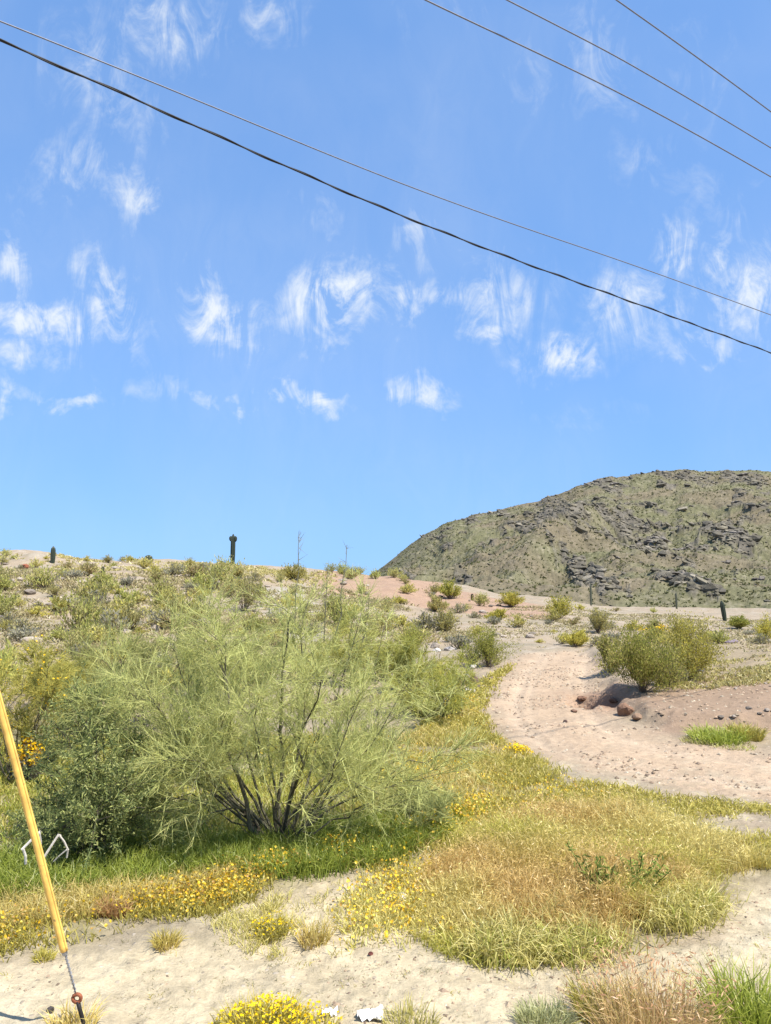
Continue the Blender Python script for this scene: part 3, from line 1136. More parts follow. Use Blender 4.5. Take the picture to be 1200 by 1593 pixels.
# ------------------------------------------------------------------ palo verde and other near trees
def grow(limbs, base, nsec, seclen, nter, wl, ww, nwh, cols, wood, crown=None, droop=.0, up=.25, thick=.03, terlen=.5, tmin=.22):
    """limbs: end points relative to base with a bend; returns wood Geo, foliage Geo"""
    gw, gl = Geo(), Geo()
    WP, WD = [], []

    def curve(a, b, m, k):
        t = np.linspace(0, 1, k)[:, None]
        return (1 - t) ** 2 * a + 2 * t * (1 - t) * m + t ** 2 * b
    for (end, bend, th, dens) in limbs:
        a = base + rng.normal(0, .06, 3) * np.array([1, 1, 0])
        b = base + np.array(end)
        m = (a + b) / 2 + np.array(bend)
        poly = curve(a, b, m, 9)
        poly[1:-1] += rng.normal(0, .038, (7, 3))
        th = th * rng.uniform(.5, .95)
        gw.tube(poly, np.linspace(th, th * .22, 9), np.array(wood) * rng.uniform(.8, 1.2), 6)
        Ll = np.linalg.norm(b - a)
        ns = int(nsec * dens)
        for _ in range(ns):
            t = rng.uniform(tmin, 1.0)
            i = t * 8
            i0 = min(int(i), 7)
            p = poly[i0] * (1 - (i - i0)) + poly[i0 + 1] * (i - i0)
            tan = unit((poly[i0 + 1] - poly[i0])[None])[0]
            d = unit((tan * .9 + rng.normal(0, .62, 3) + np.array([0, 0, up]))[None])[0]
            l2 = seclen * rng.uniform(.5, 1.2) * (1.15 - .5 * t)
            e = p + d * l2 + np.array([0, 0, -droop * l2])
            pm = (p + e) / 2 + rng.normal(0, .06, 3) + np.array([0, 0, .06 * l2])
            sp = curve(p, e, pm, 5)
            gw.tube(sp, np.linspace(th * .26 * (1.1 - .5 * t), .0028, 5), np.array(wood) * rng.uniform(.85, 1.3), 4, False)
            for _k in range(nter):
                tt = rng.uniform(.15, 1.0)
                j = tt * 4
                j0 = min(int(j), 3)
                pp = sp[j0] * (1 - (j - j0)) + sp[j0 + 1] * (j - j0)
                dd = unit((unit((sp[j0 + 1] - sp[j0])[None])[0] * .8 + rng.normal(0, .6, 3) + np.array([0, 0, up * .6]))[None])[0]
                tl = terlen * rng.uniform(.45, 1.2)
                ee = pp + dd * tl
                S = np.linspace(0, 1, 4)[:, None]
                tp = pp + (ee - pp) * S + np.array([[0, 0, -droop * tl]]) * S ** 2
                gw.tube(tp, np.linspace(.0042, .0016, 4), np.array(cols[0]) * .9, 3, False)
                u = rng.uniform(0.05, 1.0, nwh)[:, None]
                WP.append(pp + (ee - pp) * u + np.array([[0, 0, -droop * tl]]) * u ** 2)
                WD.append(np.repeat(dd[None], nwh, 0))
    P = np.vstack(WP)
    D0 = np.vstack(WD)
    n = len(P)
    D = unit(D0 * .75 + rng.normal(0, .5, (n, 3)) + np.array([[0, 0, up * .35]]))
    gl.whisks(P, D, wl * rng.uniform(.5, 1.35, n), ww, pal(cols, n, .16))
    return gw, gl, P, D


PV = [(.45, .465, .168), (.50, .50, .188), (.40, .425, .145), (.56, .535, .225)]
PB = ground(436, 1312)
PB[2] -= .03
S0 = px_size(PB, 1.0)       # metres in one photo pixel at the tree


def L3(px, py, dy, bend=(0, 0, 0), th=.022, dens=1.0):
    """a limb of the big tree that ends at that column/row, dy metres nearer (-) or farther (+)"""
    e = at_depth(px, py, PB[1] + dy) - PB
    return (e, bend, th, dens)


big_limbs = [
    L3(335, 962, .2, (-.30, 0, .1), .034, 1.2), L3(352, 1000, -.5, (-.32, -.1, -.05), .03, 1.1), L3(270, 1000, .3, (-.35, 0, -.1), .028, 1.3),
    L3(225, 1070, -.5, (-.35, 0, .15), .024, 1.2), L3(180, 1050, .3, (-.3, 0, .25), .024, 1.2), L3(225, 1180, -.3, (-.2, 0, .35), .02, .9), L3(150, 1110, -.1, (-.3, 0, .35), .02, 1.0),
    L3(300, 1180, -.9, (-.2, -.1, .25), .02, 1.0), L3(400, 985, .9, (-.1, .1, .1), .026, 1.1), L3(450, 960, -.2, (-.05, 0, 0), .03, 1.0),
    L3(480, 935, .4, (.05, 0, 0), .028, .6), L3(560, 965, .1, (.02, 0, -.15), .03, .75), L3(600, 965, .6, (.05, 0, -.25), .026, .65),
    L3(640, 1055, .2, (.0, 0, -.2), .026, .75), L3(690, 1170, -.1, (.05, 0, .42), .024, .5), L3(660, 1215, -.4, (.0, 0, .3), .022, .5),
    L3(560, 1090, -.9, (.05, -.1, .0), .022, 1.0), L3(500, 1060, -1.0, (.0, -.1, .05), .022, 1.0), L3(400, 1100, -1.1, (-.1, -.1, .0), .022, .9),
    L3(600, 1130, 1.0, (.1, .1, .1), .022, 1.0), L3(300, 1060, 1.1, (-.1, .1, .1), .022, 1.1), L3(190, 1240, .4, (-.3, 0, .4), .018, .5),
    L3(620, 1250, -.5, (.05, -.1, .25), .016, .5), L3(250, 1250, -.6, (-.2, -.1, .35), .016, .9), L3(700, 1080, .8, (.05, 0, .0), .02, .45),
]


def build_palo_verde():
    root = link('palo_verde_tree', None, loc=PB)
    gw, gl, P, D = grow(big_limbs, np.zeros(3), 14, .64, 8, .17, .0047, 20, PV, (.10, .093, .06), droop=.05, up=.3, terlen=.42, tmin=.34)
    # twiggy brown thicket at the foot
    for k in range(70):
        a = rng.uniform(0, 6.28)
        e = np.array([math.cos(a) * rng.uniform(.1, .5), math.sin(a) * rng.uniform(.1, .4), rng.uniform(.1, .45)])
        st = np.array([rng.normal(0, .12), rng.normal(0, .1), 0])
        gw.tube(np.array([st, st + e * .5 + rng.normal(0, .03, 3), st + e]), [.008, .005, .002], np.array((.13, .10, .075)) * rng.uniform(.7, 1.3), 4, False)
    # thin bare leaders standing above the crown
    for (px, y0, y1, dy) in ((468, 985, 828, .3), (540, 985, 846, .4), (512, 1000, 880, .5), (335, 1000, 895, .1), (575, 1000, 930, .2)):
        a = at_depth(px - 12 + rng.uniform(-6, 6), y0, PB[1] + dy) - PB
        b = at_depth(px, y1, PB[1] + dy) - PB
        S = np.linspace(0, 1, 6)[:, None]
        pl = a + (b - a) * S + rng.normal(0, .012, (6, 3))
        gw.tube(pl, np.linspace(.007, .0025, 6), np.array((.16, .15, .10)), 4, False)
        m = 60
        u = rng.uniform(.1, 1, m)[:, None]
        gl.whisks(a + (b - a) * u, unit((b - a)[None] * .35 + rng.normal(0, .4, (m, 3))), rng.uniform(.05, .2, m), .006, pal(GREY + PV[:1], m))
    link('trunk', gw.mesh('trunk', M_BARK), root)
    link('crown', gl.mesh('crown', M_PLANT), root)
    # a few pale dry pods hanging in the crown
    for (px, py) in ((520, 1145), (455, 1170), (380, 1075), (610, 1130), (300, 1130)):
        p = at_depth(px, py, PB[1] - .5) - PB
        q = p + np.array([rng.uniform(-.2, .2), 0, rng.uniform(.03, .1)])
        gp = Geo()
        gp.tube(np.array([p, (p + q) / 2 + np.array([0, 0, -.04]), q]), [.004, .008, .003], (.48, .43, .2), 5)
        link('dry_pod', gp.mesh('dry_pod', M_PLANT), root)
    tag(root, 'large wispy yellow-green palo verde with many thin stems in front of hill', 'tree')


build_palo_verde()


def build_dark_bush():
    base = ground(140, 1342)
    root = link('dense_green_bush', None, loc=base)
    limbs = []
    for (px, py, dy) in [(80, 1230, 0), (100, 1130, .1), (130, 1085, .2), (165, 1100, .1), (205, 1150, 0), (60, 1290, -.2), (140, 1180, -.7), (200, 1210, -.8),
                         (110, 1260, -.8), (180, 1120, .9), (120, 1080, 1.0), (235, 1190, 0), (170, 1080, .6), (260, 1250, -.3), (215, 1200, -.4), (150, 1140, -.5), (170, 1270, -.9), (75, 1170, .6)]:
        e = at_depth(px, py, base[1] + .3 + dy) - base
        limbs.append((e, (rng.normal(0, .1), rng.normal(0, .1), .05), .018, 1.0))
    gw, gl, P, D = grow(limbs, np.zeros(3), 12, .42, 5, .07, .012, 6, [(.16, .20, .08), (.19, .23, .085), (.13, .17, .065)], (.085, .07, .055), droop=.0, up=.15, terlen=.26)
    n = len(P)
    k = rng.integers(0, n, int(n * 3.6))
    n = len(k)
    gl.leaves(P[k] + rng.normal(0, .025, (n, 3)), rdir(n, .25), rng.uniform(.025, .06, n), rng.uniform(.008, .015, n),
              pal([(.36, .395, .135), (.43, .45, .155), (.29, .335, .11), (.52, .53, .22)], n, .18))
    link('trunk', gw.mesh('trunk', M_BARK), root)
    link('crown', gl.mesh('crown', M_PLANT), root)
    tag(root, 'dense dark blue-green bush left of the palo verde, behind the yellow pole', 'bush')


build_dark_bush()


def wispy_tree(px, py, w, h, label, cols, name='palo_verde_tree', nl=12, cat='tree', group=None, flower=0, dens=1.0):
    base = ground(px, py)
    s = px_size(base, 1.0)
    root = link(name, None, loc=base - np.array([0, 0, .03]))
    limbs = []
    for k in range(nl):
        a = rng.uniform(0, 6.28)
        r = rng.uniform(.2, 1) ** .7
        e = np.array([math.cos(a) * r * w * s * .5, math.sin(a) * r * w * s * .5, h * s * (math.sqrt(max(0, 1 - (r * .85) ** 2)) * rng.uniform(.75, 1.0))])
        limbs.append((e, tuple(rng.normal(0, .08 * w * s * .3, 3)), .018, dens))
    sz = w * s / 4
    gw, gl, P, D = grow(limbs, np.zeros(3), 9, .5 * sz + .1, 7, .15, .009, 20, cols, (.12, .105, .07), droop=.03, up=.25, terlen=.32 * sz + .1)
    link('trunk', gw.mesh('trunk', M_BARK), root)
    link('crown', gl.mesh('crown', M_PLANT), root)
    if flower:
        k = rng.integers(0, len(P), flower)
        gf = Geo()
        gf.heads(P[k] + D[k] * .1, .015, pal([(.8, .52, .03), (.72, .44, .02)], flower, .06))
        link('flowers', gf.mesh('flowers', M_FLOWER), root)['kind'] = 'stuff'
    tag(root, label, cat, group)
    return root


wispy_tree(25, 1215, 240, 225, 'yellow-green wispy palo verde at the left edge behind the dense bush', [(.45, .41, .10), (.40, .38, .10), (.52, .45, .12)], nl=12, flower=300, dens=.75)
wispy_tree(225, 1135, 230, 165, 'hazy green palo verde on the slope behind the dense bush', [(.36, .36, .125), (.41, .39, .145), (.31, .325, .11)], nl=12)
wispy_tree(690, 1120, 170, 110, 'low green palo verde beside the bend of the dirt road', [(.44, .43, .10), (.49, .46, .12), (.38, .39, .09)], nl=10, dens=.6)

wispy_tree(335, 1090, 240, 100, 'broad hazy palo verde on the slope right behind the big one', [(.41, .41, .13), (.46, .44, .15), (.36, .375, .11)], nl=14)
wispy_tree(500, 1062, 210, 105, 'low spreading palo verde above the big one on its right', [(.43, .42, .12), (.48, .45, .14), (.38, .385, .11)], nl=12)
wispy_tree(105, 1105, 170, 80, 'yellow-green palo verde above the dense bush near the left edge', [(.49, .45, .11), (.44, .42, .11), (.54, .48, .14)], nl=12)
wispy_tree(640, 1075, 150, 80, 'small bright palo verde above the bend of the dirt road', [(.42, .41, .10), (.47, .44, .12), (.36, .37, .09)], nl=10)

# ------------------------------------------------------------------ shrubs that can be told apart
def put_shrub(px, py, w, h, label, cols, name='creosote_bush', nst=40, nlf=4200, flower=0, cat='shrub', group=None, leaf=None, dens=1.0, stem=STEM):
    base = ground(px, py)
    s = px_size(base, 1.0)
    Rd, Ht = w * s * .5, h * s
    ll = leaf or max(.045, s * 2.6)
    root = make_shrub(name, Rd=Rd, Ht=Ht, nst=nst, nlf=int(nlf * dens), ll=ll, lw=ll * .42, cols=cols, stemr=max(.006, s * .35), flower=flower, stem=stem)
    root.location = base - np.array([0, 0, .04])
    tag(root, label, cat, group)
    return root


put_shrub(1000, 1076, 150, 92, 'big olive creosote bush on the bank above the gully', GREENY + OLIVE[:2], nst=70, nlf=17000, leaf=.06)
put_shrub(1075, 1054, 130, 84, 'wide yellow-green creosote bush just right of the gully bush', OLIVE[:2] + YELLOWY[:2], nst=60, nlf=14000, leaf=.058)
put_shrub(950, 1046, 60, 50, 'small olive creosote at the left end of the gully bushes', GREENY[:1] + OLIVE, nst=40, nlf=3600, leaf=.08)
put_shrub(1040, 1066, 70, 44, 'low grey-green brush filling the foot between the two creosotes', GREY + OLIVE[:1], nst=40, nlf=2500, leaf=.07)
wispy_tree(630, 1290, 180, 50, 'low grey-green brush spreading right of the palo verde foot', [(.46, .48, .19), (.51, .51, .21), (.41, .44, .16)], name='grey_green_brush', nl=9, cat='brush', dens=.45)
put_shrub(760, 1038, 90, 62, 'dark green rounded bush at the left edge of the dirt road', GREENY, nst=50, nlf=7000)
put_shrub(1190, 1000, 46, 40, 'yellow-green bush at the right edge of the photo', YELLOWY, nlf=2000)
put_shrub(870, 962, 50, 34, 'rounded yellowish bush standing below the mountain foot', YELLOWY + GREENY[:1])
put_shrub(895, 1006, 50, 26, 'low bush just beyond the top of the dirt road', YELLOWY)
put_shrub(930, 985, 56, 36, 'pale olive bush behind the top of the dirt road', OLIVE + GREY[:1])
put_shrub(700, 932, 44, 26, 'bright green bush on the crest in front of the mountain', GREENY + YELLOWY[:1])
put_shrub(795, 945, 40, 22, 'small yellowish bush on the skyline in front of the mountain', YELLOWY)
put_shrub(678, 952, 34, 22, 'brownish olive bush left of the bright green crest bush', OLIVE + DRY[:1])
put_shrub(690, 985, 40, 36, 'upright grey-green bush on the slope above the rocks', OLIVE + GREY[:1])
put_shrub(775, 968, 36, 18, 'low yellow bush on the pink slope', YELLOWY)
put_shrub(590, 990, 80, 50, 'broad olive bush at the upper right of the palo verde', OLIVE + YELLOWY[:1], nlf=3400)
put_shrub(645, 1010, 70, 40, 'green bush in the dip right of the palo verde', GREENY, nlf=3000)
put_shrub(735, 1035, 50, 34, 'grey twiggy bush beside the pale rocks', GREY + OLIVE[:1], nlf=1300)
put_shrub(380, 952, 90, 62, 'broad grey-olive bush on the hillside above the palo verde', OLIVE + GREY[:1], nlf=3400)
put_shrub(135, 970, 48, 38, 'single round shrub on bare pink ground of the hill', OLIVE + GREENY[:1])
put_shrub(40, 852, 50, 22, 'bare grey twiggy shrub on the ridge at far left', GREY, nlf=350, stem=(.25, .22, .19), nst=50)
put_shrub(180, 872, 30, 16, 'dark shrub on the ridge line between the two cacti', OLIVE)
put_shrub(335, 876, 46, 20, 'thin olive shrub at the foot of the tall cactus', OLIVE + GREY[:1], nlf=900)
put_shrub(455, 902, 50, 22, 'olive shrub on the ridge beyond the palo verde top', OLIVE + YELLOWY[:1])
put_shrub(44, 1222, 64, 62, 'grey bush with yellow blooms behind the pole', GREY, flower=620, name='flowering_shrub', nlf=1800)
put_shrub(1020, 1000, 60, 24, 'yellow flowering bush half hidden behind the creosote', YELLOWY, flower=120, name='flowering_shrub', nlf=1500)
put_shrub(1020, 985, 30, 15, 'small olive bush beneath the mountain foot left of the leaning cactus', OLIVE)
put_shrub(1150, 978, 34, 18, 'small green bush beside the leaning saguaro', GREENY)

# scattered shrubs, alike, one set per stretch of slope
kinds = []
for k, (cols, Rd, Ht, nl) in enumerate([(OLIVE, .75, .8, 900), (OLIVE + YELLOWY[:2], .9, .75, 1000), (GREENY, .7, .8, 900), (YELLOWY, .6, .5, 800),
                                        (GREY + OLIVE[:2], .8, .6, 700), (OLIVE + DRY[:2], .7, .5, 700), (GREENY + OLIVE, .9, .95, 1000), (GREY, .55, .5, 500)]):
    cols = [tuple(1.06 * v + .03 for v in c) for c in cols]
    kinds.append(flat_shrub('desert_shrub', Rd=Rd, Ht=Ht, nst=26, nlf=int(nl * .8), ll=.14, lw=.05, cols=cols, stemr=.011, stem=(.24, .19, .13)))


KIND_WORD = ['olive', 'yellowish olive', 'green', 'low yellowish', 'grey-olive', 'low brownish', 'tall green', 'low grey']
SPOTS = [(-99, 30, 900, 'at the far left edge'), (30, 110, 900, 'straight below the short saguaro'), (110, 200, 900, 'between short saguaro and barrel cactus'),
         (200, 270, 900, 'straight below the barrel cactus'), (270, 335, 900, 'left of the tall saguaro'), (335, 400, 900, 'straight below the tall saguaro'),
         (400, 480, 900, 'between tall saguaro and palo verde top'), (480, 560, 900, 'below the saddle in the skyline'), (560, 660, 900, 'below the mountain left foot'),
         (660, 760, 900, 'above the bush at the road edge'), (760, 860, 900, 'above the start of the dirt road'), (860, 950, 900, 'beyond the top of the dirt road'),
         (950, 1060, 900, 'beyond the gully bushes'), (1060, 1300, 900, 'near the leaning saguaro')]


USED = set()


def shrub_label(k, s, px, py):
    size = 'small' if s < .6 else ('mid-sized' if s < .9 else 'large')
    row = 'on the crest' if py < 893 else ('high on the slope' if py < 925 else ('halfway up the slope' if py < 960 else ('low on the slope' if py < 1000 else 'at the slope foot')))
    spot = next(t for a, b, _, t in SPOTS if a <= px < b)
    return '%s %s shrub %s %s' % (size, KIND_WORD[k], row, spot)


def scatter(pixpoly, n, label, group, smin=.5, smax=1.2, ks=None, gap=0.6):
    done = []
    kk = list(ks) if ks else list(range(len(kinds)))
    xs = [p[0] for p in pixpoly]
    ys = [p[1] for p in pixpoly]
    tries = 0
    while len(done) < n and tries < n * 40:
        tries += 1
        px, py = random.uniform(min(xs), max(xs)), random.uniform(min(ys), max(ys))
        if not inpoly(np.array([px]), np.array([py]), pixpoly)[0]:
            continue
        p = ground(px, py)
        if p[1] > 130 or polydist(p[:1], p[1:2], ROAD)[0] > -.6:
            continue
        if any(math.hypot(p[0] - q[0], p[1] - q[1]) < gap for q in done):
            continue
        s = random.uniform(smin, smax)
        random.shuffle(kk)
        k = next((q for q in kk if shrub_label(q, s, px, py) not in USED), None)
        if k is None:
            continue
        USED.add(shrub_label(k, s, px, py))
        done.append(p)
        o = link('desert_shrub', kinds[k], None, p - np.array([0, 0, .05]))
        o.scale = (s * random.uniform(.85, 1.2), s, s * random.uniform(.8, 1.15))
        o.rotation_euler = (0, 0, random.uniform(0, 6.28))
        tag(o, shrub_label(k, s, px, py), 'shrub', group)


scatter([(-30, 985), (-30, 880), (130, 885), (330, 893), (420, 905), (400, 960), (240, 990), (120, 1010)], 85,
        'scattered olive shrub on the upper left hillside', 'shrubs on the upper left hillside', .55, 1.45)
scatter([(-30, 1080), (-30, 1000), (120, 1010), (250, 990), (420, 975), (420, 1050), (200, 1080)], 34,
        'scattered shrub on the lower left slope above the palo verde', 'shrubs on the lower left slope', .5, 1.1)
scatter([(-30, 862), (90, 868), (250, 875), (480, 892), (480, 905), (-30, 880)], 26,
        'small shrub along the left ridge line', 'shrubs along the left ridge', .4, 1.05)
scatter([(420, 1060), (430, 905), (520, 895), (640, 910), (760, 950), (740, 1010), (700, 1080), (600, 1080)], 52,
        'scattered shrub on the slope between palo verde and mountain', 'shrubs on the middle slope', .5, 1.25)
scatter([(740, 1000), (660, 925), (800, 935), (1000, 950), (1230, 960), (1230, 1010), (940, 1008), (820, 1010)], 40,
        'low shrub on the flat ground below the mountain', 'shrubs on the flat below the mountain', .3, .95)
scatter([(500, 896), (520, 889), (610, 893), (660, 905), (640, 912), (560, 902)], 16,
        'dark shrub on the saddle at the left foot of the mountain', 'dark shrubs on the saddle', .5, 1.0, [2, 6])
scatter([(560, 1180), (560, 1085), (700, 1085), (735, 1100), (640, 1140)], 12,
        'green shrub in the meadow behind the palo verde', 'green shrubs behind the palo verde', .35, .7, [2, 6, 3])


# ------------------------------------------------------------------ saguaros
def cactus(px, py, h, w, label, arms=(), lean=0.0, name='saguaro_cactus', col=(.035, .045, .03)):
    base = ground(px, py)
    s = px_size(base, 1.0)
    root = link(name, None, loc=base - np.array([0, 0, .08]))

    def column(poly, rad, parent, nm):
        g = Geo()
        poly = np.array(poly)
        k = 18
        n = len(poly)
        ang = np.linspace(0, 2 * math.pi, k, endpoint=False)
        rib = np.where(np.arange(k) % 2 == 0, 1.0, .82)
        tan = unit(np.gradient(poly, axis=0))
        a = unit(np.cross(tan, np.array([[0, 1.0, .01]])))
        b = np.cross(tan, a)
        rad = np.asarray(rad)
        V = poly[:, None] + (rad[:, None] * rib[None])[..., None] * (np.cos(ang)[None, :, None] * a[:, None] + np.sin(ang)[None, :, None] * b[:, None])
        T = []
        for i in range(n - 1):
            for q in range(k):
                q2 = (q + 1) % k
                T += [(i * k + q, i * k + q2, (i + 1) * k + q2), (i * k + q, (i + 1) * k + q2, (i + 1) * k + q)]
        c = np.repeat(np.where(np.arange(k) % 2 == 0, 1.25, .9)[None], n, 0).ravel()[:, None] * np.array([col])
        g.add(V.reshape(-1, 3), T, c)
        link(nm, g.mesh(nm, M_CACTUS), parent)
    Ht, r = h * s, w * s * .5
    tq = np.linspace(0, 1, 10)
    poly = np.column_stack([lean * Ht * tq ** 1.3, 0 * tq, Ht * tq])
    rr = r * np.array([.8, .85, .92, 1, 1, 1, 1, .97, .8, .2])
    column(poly, rr, root, 'stem')
    for (hz, side, out_, up_, ra) in arms:
        p0 = np.array([lean * Ht * hz ** 1.3, 0, Ht * hz])
        u = np.linspace(0, 1, 8)
        ox = side * out_ * s * np.minimum(1, u * 2.2)
        oz = up_ * s * np.maximum(0, u - .25) / .75
        column(p0 + np.column_stack([ox, np.full(8, -.02), oz]), ra * s * .5 * np.array([.7, .8, .9, 1, 1, 1, .85, .2]), root, 'arm')
    tag(root, label, 'cactus')
    return root


cactus(362, 880, 51, 7.5, 'tall saguaro with stubby arms at its top on the ridge', [(.8, -1, 3.5, 7, 5.5), (.78, 1, 3.5, 8, 5.5), (.86, -1, 3, 3, 5)])
cactus(82, 876, 28, 7.5, 'short plain saguaro column on the ridge at far left')
cactus(231, 875, 13, 12, 'squat dark barrel cactus on the left ridge line', name='barrel_cactus', col=(.05, .06, .03))
cactus(1128, 966, 33, 7, 'leaning saguaro at the foot of the mountain', lean=-.12)
cactus(920, 942, 36, 3.4, 'thin distant saguaro left of the mountain foot middle', col=(.075, .08, .055))
cactus(1053, 947, 26, 3.4, 'thin distant saguaro between its taller neighbour and the leaning one', col=(.075, .08, .055))
cactus(735, 934, 12, 5, 'dark charred stump standing on the pink slope', name='cactus_stump', col=(.03, .018, .014))
cactus(160, 890, 11, 5, 'small dark cactus on the hillside below the ridge shrub', name='cactus_stump', col=(.035, .035, .02))


# ------------------------------------------------------------------ rocks
def rock(px, py, w, h, label, col, group=None, sub=2, name='rock'):
    p = ground(px, py)
    s = px_size(p, 1.0)
    g = Geo()
    blob(g, (0, 0, h * s * .3), (w * s * .5, w * s * .42, h * s * .55), col, sub, .4, int(px * 7 + py))
    o = link(name, g.mesh(name, M_ROCK), None, p)
    tag(o, label, 'rock', group)


rock(731, 1078, 20, 10, 'pale whitish rock at the bottom of the rock pile by the road', (.55, .50, .46))
rock(737, 1064, 20, 14, 'dark brown rock in the middle of the rock pile by the road', (.13, .085, .07))
rock(726, 1058, 12, 12, 'grey rock at the left of the rock pile by the road', (.25, .22, .2))
rock(736, 1040, 14, 9, 'white rock at the top of the rock pile by the road', (.62, .57, .52))
rock(764, 1058, 10, 6, 'small brown rock right of the rock pile', (.2, .14, .11))
rock(745, 1072, 10, 8, 'small dark stone at the right foot of the rock pile', (.12, .09, .08))
rock(700, 1012, 18, 7, 'light grey rock among green shrubs above the road bend', (.42, .38, .35))
rock(680, 1014, 14, 7, 'white stone left of the light grey rock', (.58, .54, .5))
rock(974, 1112, 34, 22, 'large red-brown boulder in the mouth of the gully', (.22, .13, .085), sub=1)
rock(992, 1120, 18, 12, 'smaller brown block right of the gully boulder', (.25, .165, .11), sub=1)
rock(955, 1096, 16, 10, 'dark brown clod behind the gully boulder', (.17, .1, .07), sub=1)
rock(1085, 1046, 34, 16, 'dark grey rock at the right foot of the creosote', (.10, .095, .095))
rock(905, 1090, 18, 8, 'dark clod on the dirt road left of the gully', (.19, .11, .075))
rock(893, 1108, 12, 5, 'small dark clod on the dirt road below the bigger one', (.2, .12, .085))
rock(880, 1124, 8, 5, 'lone dark pebble on the dirt road', (.15, .1, .08))
rock(40, 885, 16, 9, 'rust red rock on the upper left hillside', (.25, .09, .05))
rock(625, 1398, 24, 9, 'flat pale stone at the left edge of the dry grass', (.5, .47, .44))
rock(577, 1486, 9, 6, 'small dark red stone on the bare sand', (.14, .05, .04))
rock(78, 1576, 14, 10, 'dark stone on the sand near the guy anchor', (.07, .06, .055))
rock(1132, 1000, 36, 8, 'flat purplish rock slab below the leaning saguaro', (.2, .16, .19))
rock(655, 902, 46, 12, 'dark rock ledge on the saddle at the mountain foot', (.075, .07, .068))
rock(572, 893, 24, 11, 'dark rounded boulder on the saddle skyline', (.06, .055, .055))

rprot = []
for k in range(5):
    g = Geo()
    b = [.38, .30, .23, .38, .2][k]
    blob(g, (0, 0, .05), (.2, .17, .13), (b, b * .84, b * .68), 1, .4, 900 + k)
    rprot.append(g.mesh('rock', M_ROCK))


def rock_label(k, f, px, py, where):
    size = 'small' if f < .35 else ('mid-sized' if f < .7 else 'large')
    word = ['light tan', 'brown', 'dark brown', 'pale', 'darkest brown'][k]
    if where == 'bank':
        spot = 'on the reddish bank, ' + ('left end' if px < 1095 else ('middle' if px < 1150 else 'right end'))
        return '%s %s stone %s' % (size, word, spot)
    row = 'on the crest' if py < 900 else ('high on the slope' if py < 930 else ('halfway up the slope' if py < 965 else 'low on the slope'))
    return '%s %s stone %s %s' % (size, word, row, next(t for a, b, _, t in SPOTS if a <= px < b))


def scatter_rocks(poly, n, label, group, s0, s1):
    xs = [p[0] for p in poly]
    ys = [p[1] for p in poly]
    c = 0
    tries = 0
    while c < n and tries < n * 30:
        tries += 1
        px, py = random.uniform(min(xs), max(xs)), random.uniform(min(ys), max(ys))
        if not inpoly(np.array([px]), np.array([py]), poly)[0]:
            continue
        s = random.uniform(s0, s1)
        kk = [0, 1, 2, 3, 4]
        random.shuffle(kk)
        k = next((q for q in kk if rock_label(q, (s - s0) / (s1 - s0), px, py, label) not in USED), None)
        if k is None:
            continue
        lab = rock_label(k, (s - s0) / (s1 - s0), px, py, label)
        USED.add(lab)
        p = ground(px, py)
        o = link('rock', rprot[k], None, p)
        o.scale = (s * random.uniform(.8, 1.6), s, s * random.uniform(.6, 1))
        o.rotation_euler = (0, 0, random.uniform(0, 6.28))
        tag(o, lab, 'rock', group)
        c += 1


scatter_rocks([(-10, 1000), (-10, 870), (200, 885), (420, 900), (420, 950), (200, 1000)], 70, 'hill', 'stones on the left hillside', .5, 1.7)
scatter_rocks([(480, 1000), (480, 905), (600, 900), (860, 950), (860, 990), (700, 1010)], 45, 'slope', 'stones on the middle slope', .5, 1.5)
scatter_rocks([(1040, 1100), (1060, 1065), (1210, 1055), (1210, 1130), (1100, 1130)], 9, 'bank', 'stones on the right bank', .12, .42)


def pebbles():
    g = Geo()
    t = (1 + 5 ** .5) / 2
    oct_v = np.array([(1, 0, 0), (-1, 0, 0), (0, 1, 0), (0, -1, 0), (0, 0, 1), (0, 0, -.6)], float)
    oct_f = np.array([(0, 2, 4), (2, 1, 4), (1, 3, 4), (3, 0, 4), (2, 0, 5), (1, 2, 5), (3, 1, 5), (0, 3, 5)])
    def drift(poly, n):
        Q = sample(poly, n * 4)
        w = fbm(Q[:, 0] * 1.1, Q[:, 1] * 1.1, 401, 3) + rng.normal(0, .05, len(Q))
        return Q[np.argsort(-w)[:n * 2]][rng.permutation(n * 2)[:n]]
    P = np.vstack([drift(SAND, 4200), drift(ROAD, 1600), sample(BANK, 450)])
    n = len(P)
    r = np.concatenate([rng.uniform(.004, .016, 4200) * (1 + 1.2 * (rng.random(4200) < .06)), rng.uniform(.012, .045, 1600), rng.uniform(.012, .05, 450)])
    V = oct_v[None] * r[:, None, None] * rng.uniform(.6, 1.3, (n, 6, 1)) * np.array([[[1.2, 1.0, .7]]])
    a = rng.uniform(0, 6.28, n)
    x = V[..., 0] * np.cos(a)[:, None] - V[..., 1] * np.sin(a)[:, None]
    y = V[..., 0] * np.sin(a)[:, None] + V[..., 1] * np.cos(a)[:, None]
    V = np.stack([x, y, V[..., 2]], -1) + P[:, None]
    T = (np.arange(n)[:, None, None] * 6 + oct_f[None]).reshape(-1, 3)
    C = pal([(.38, .30, .21), (.3, .22, .15), (.42, .35, .26), (.2, .15, .11), (.36, .26, .18)], n, .15)
    g.add(V.reshape(-1, 3), T, np.repeat(C, 6, 0))
    o = link('gravel', g.mesh('gravel', M_ROCK))
    tag(o, 'loose gravel and clods on the sandy shoulder and dirt road', 'gravel', kind='stuff')


pebbles()

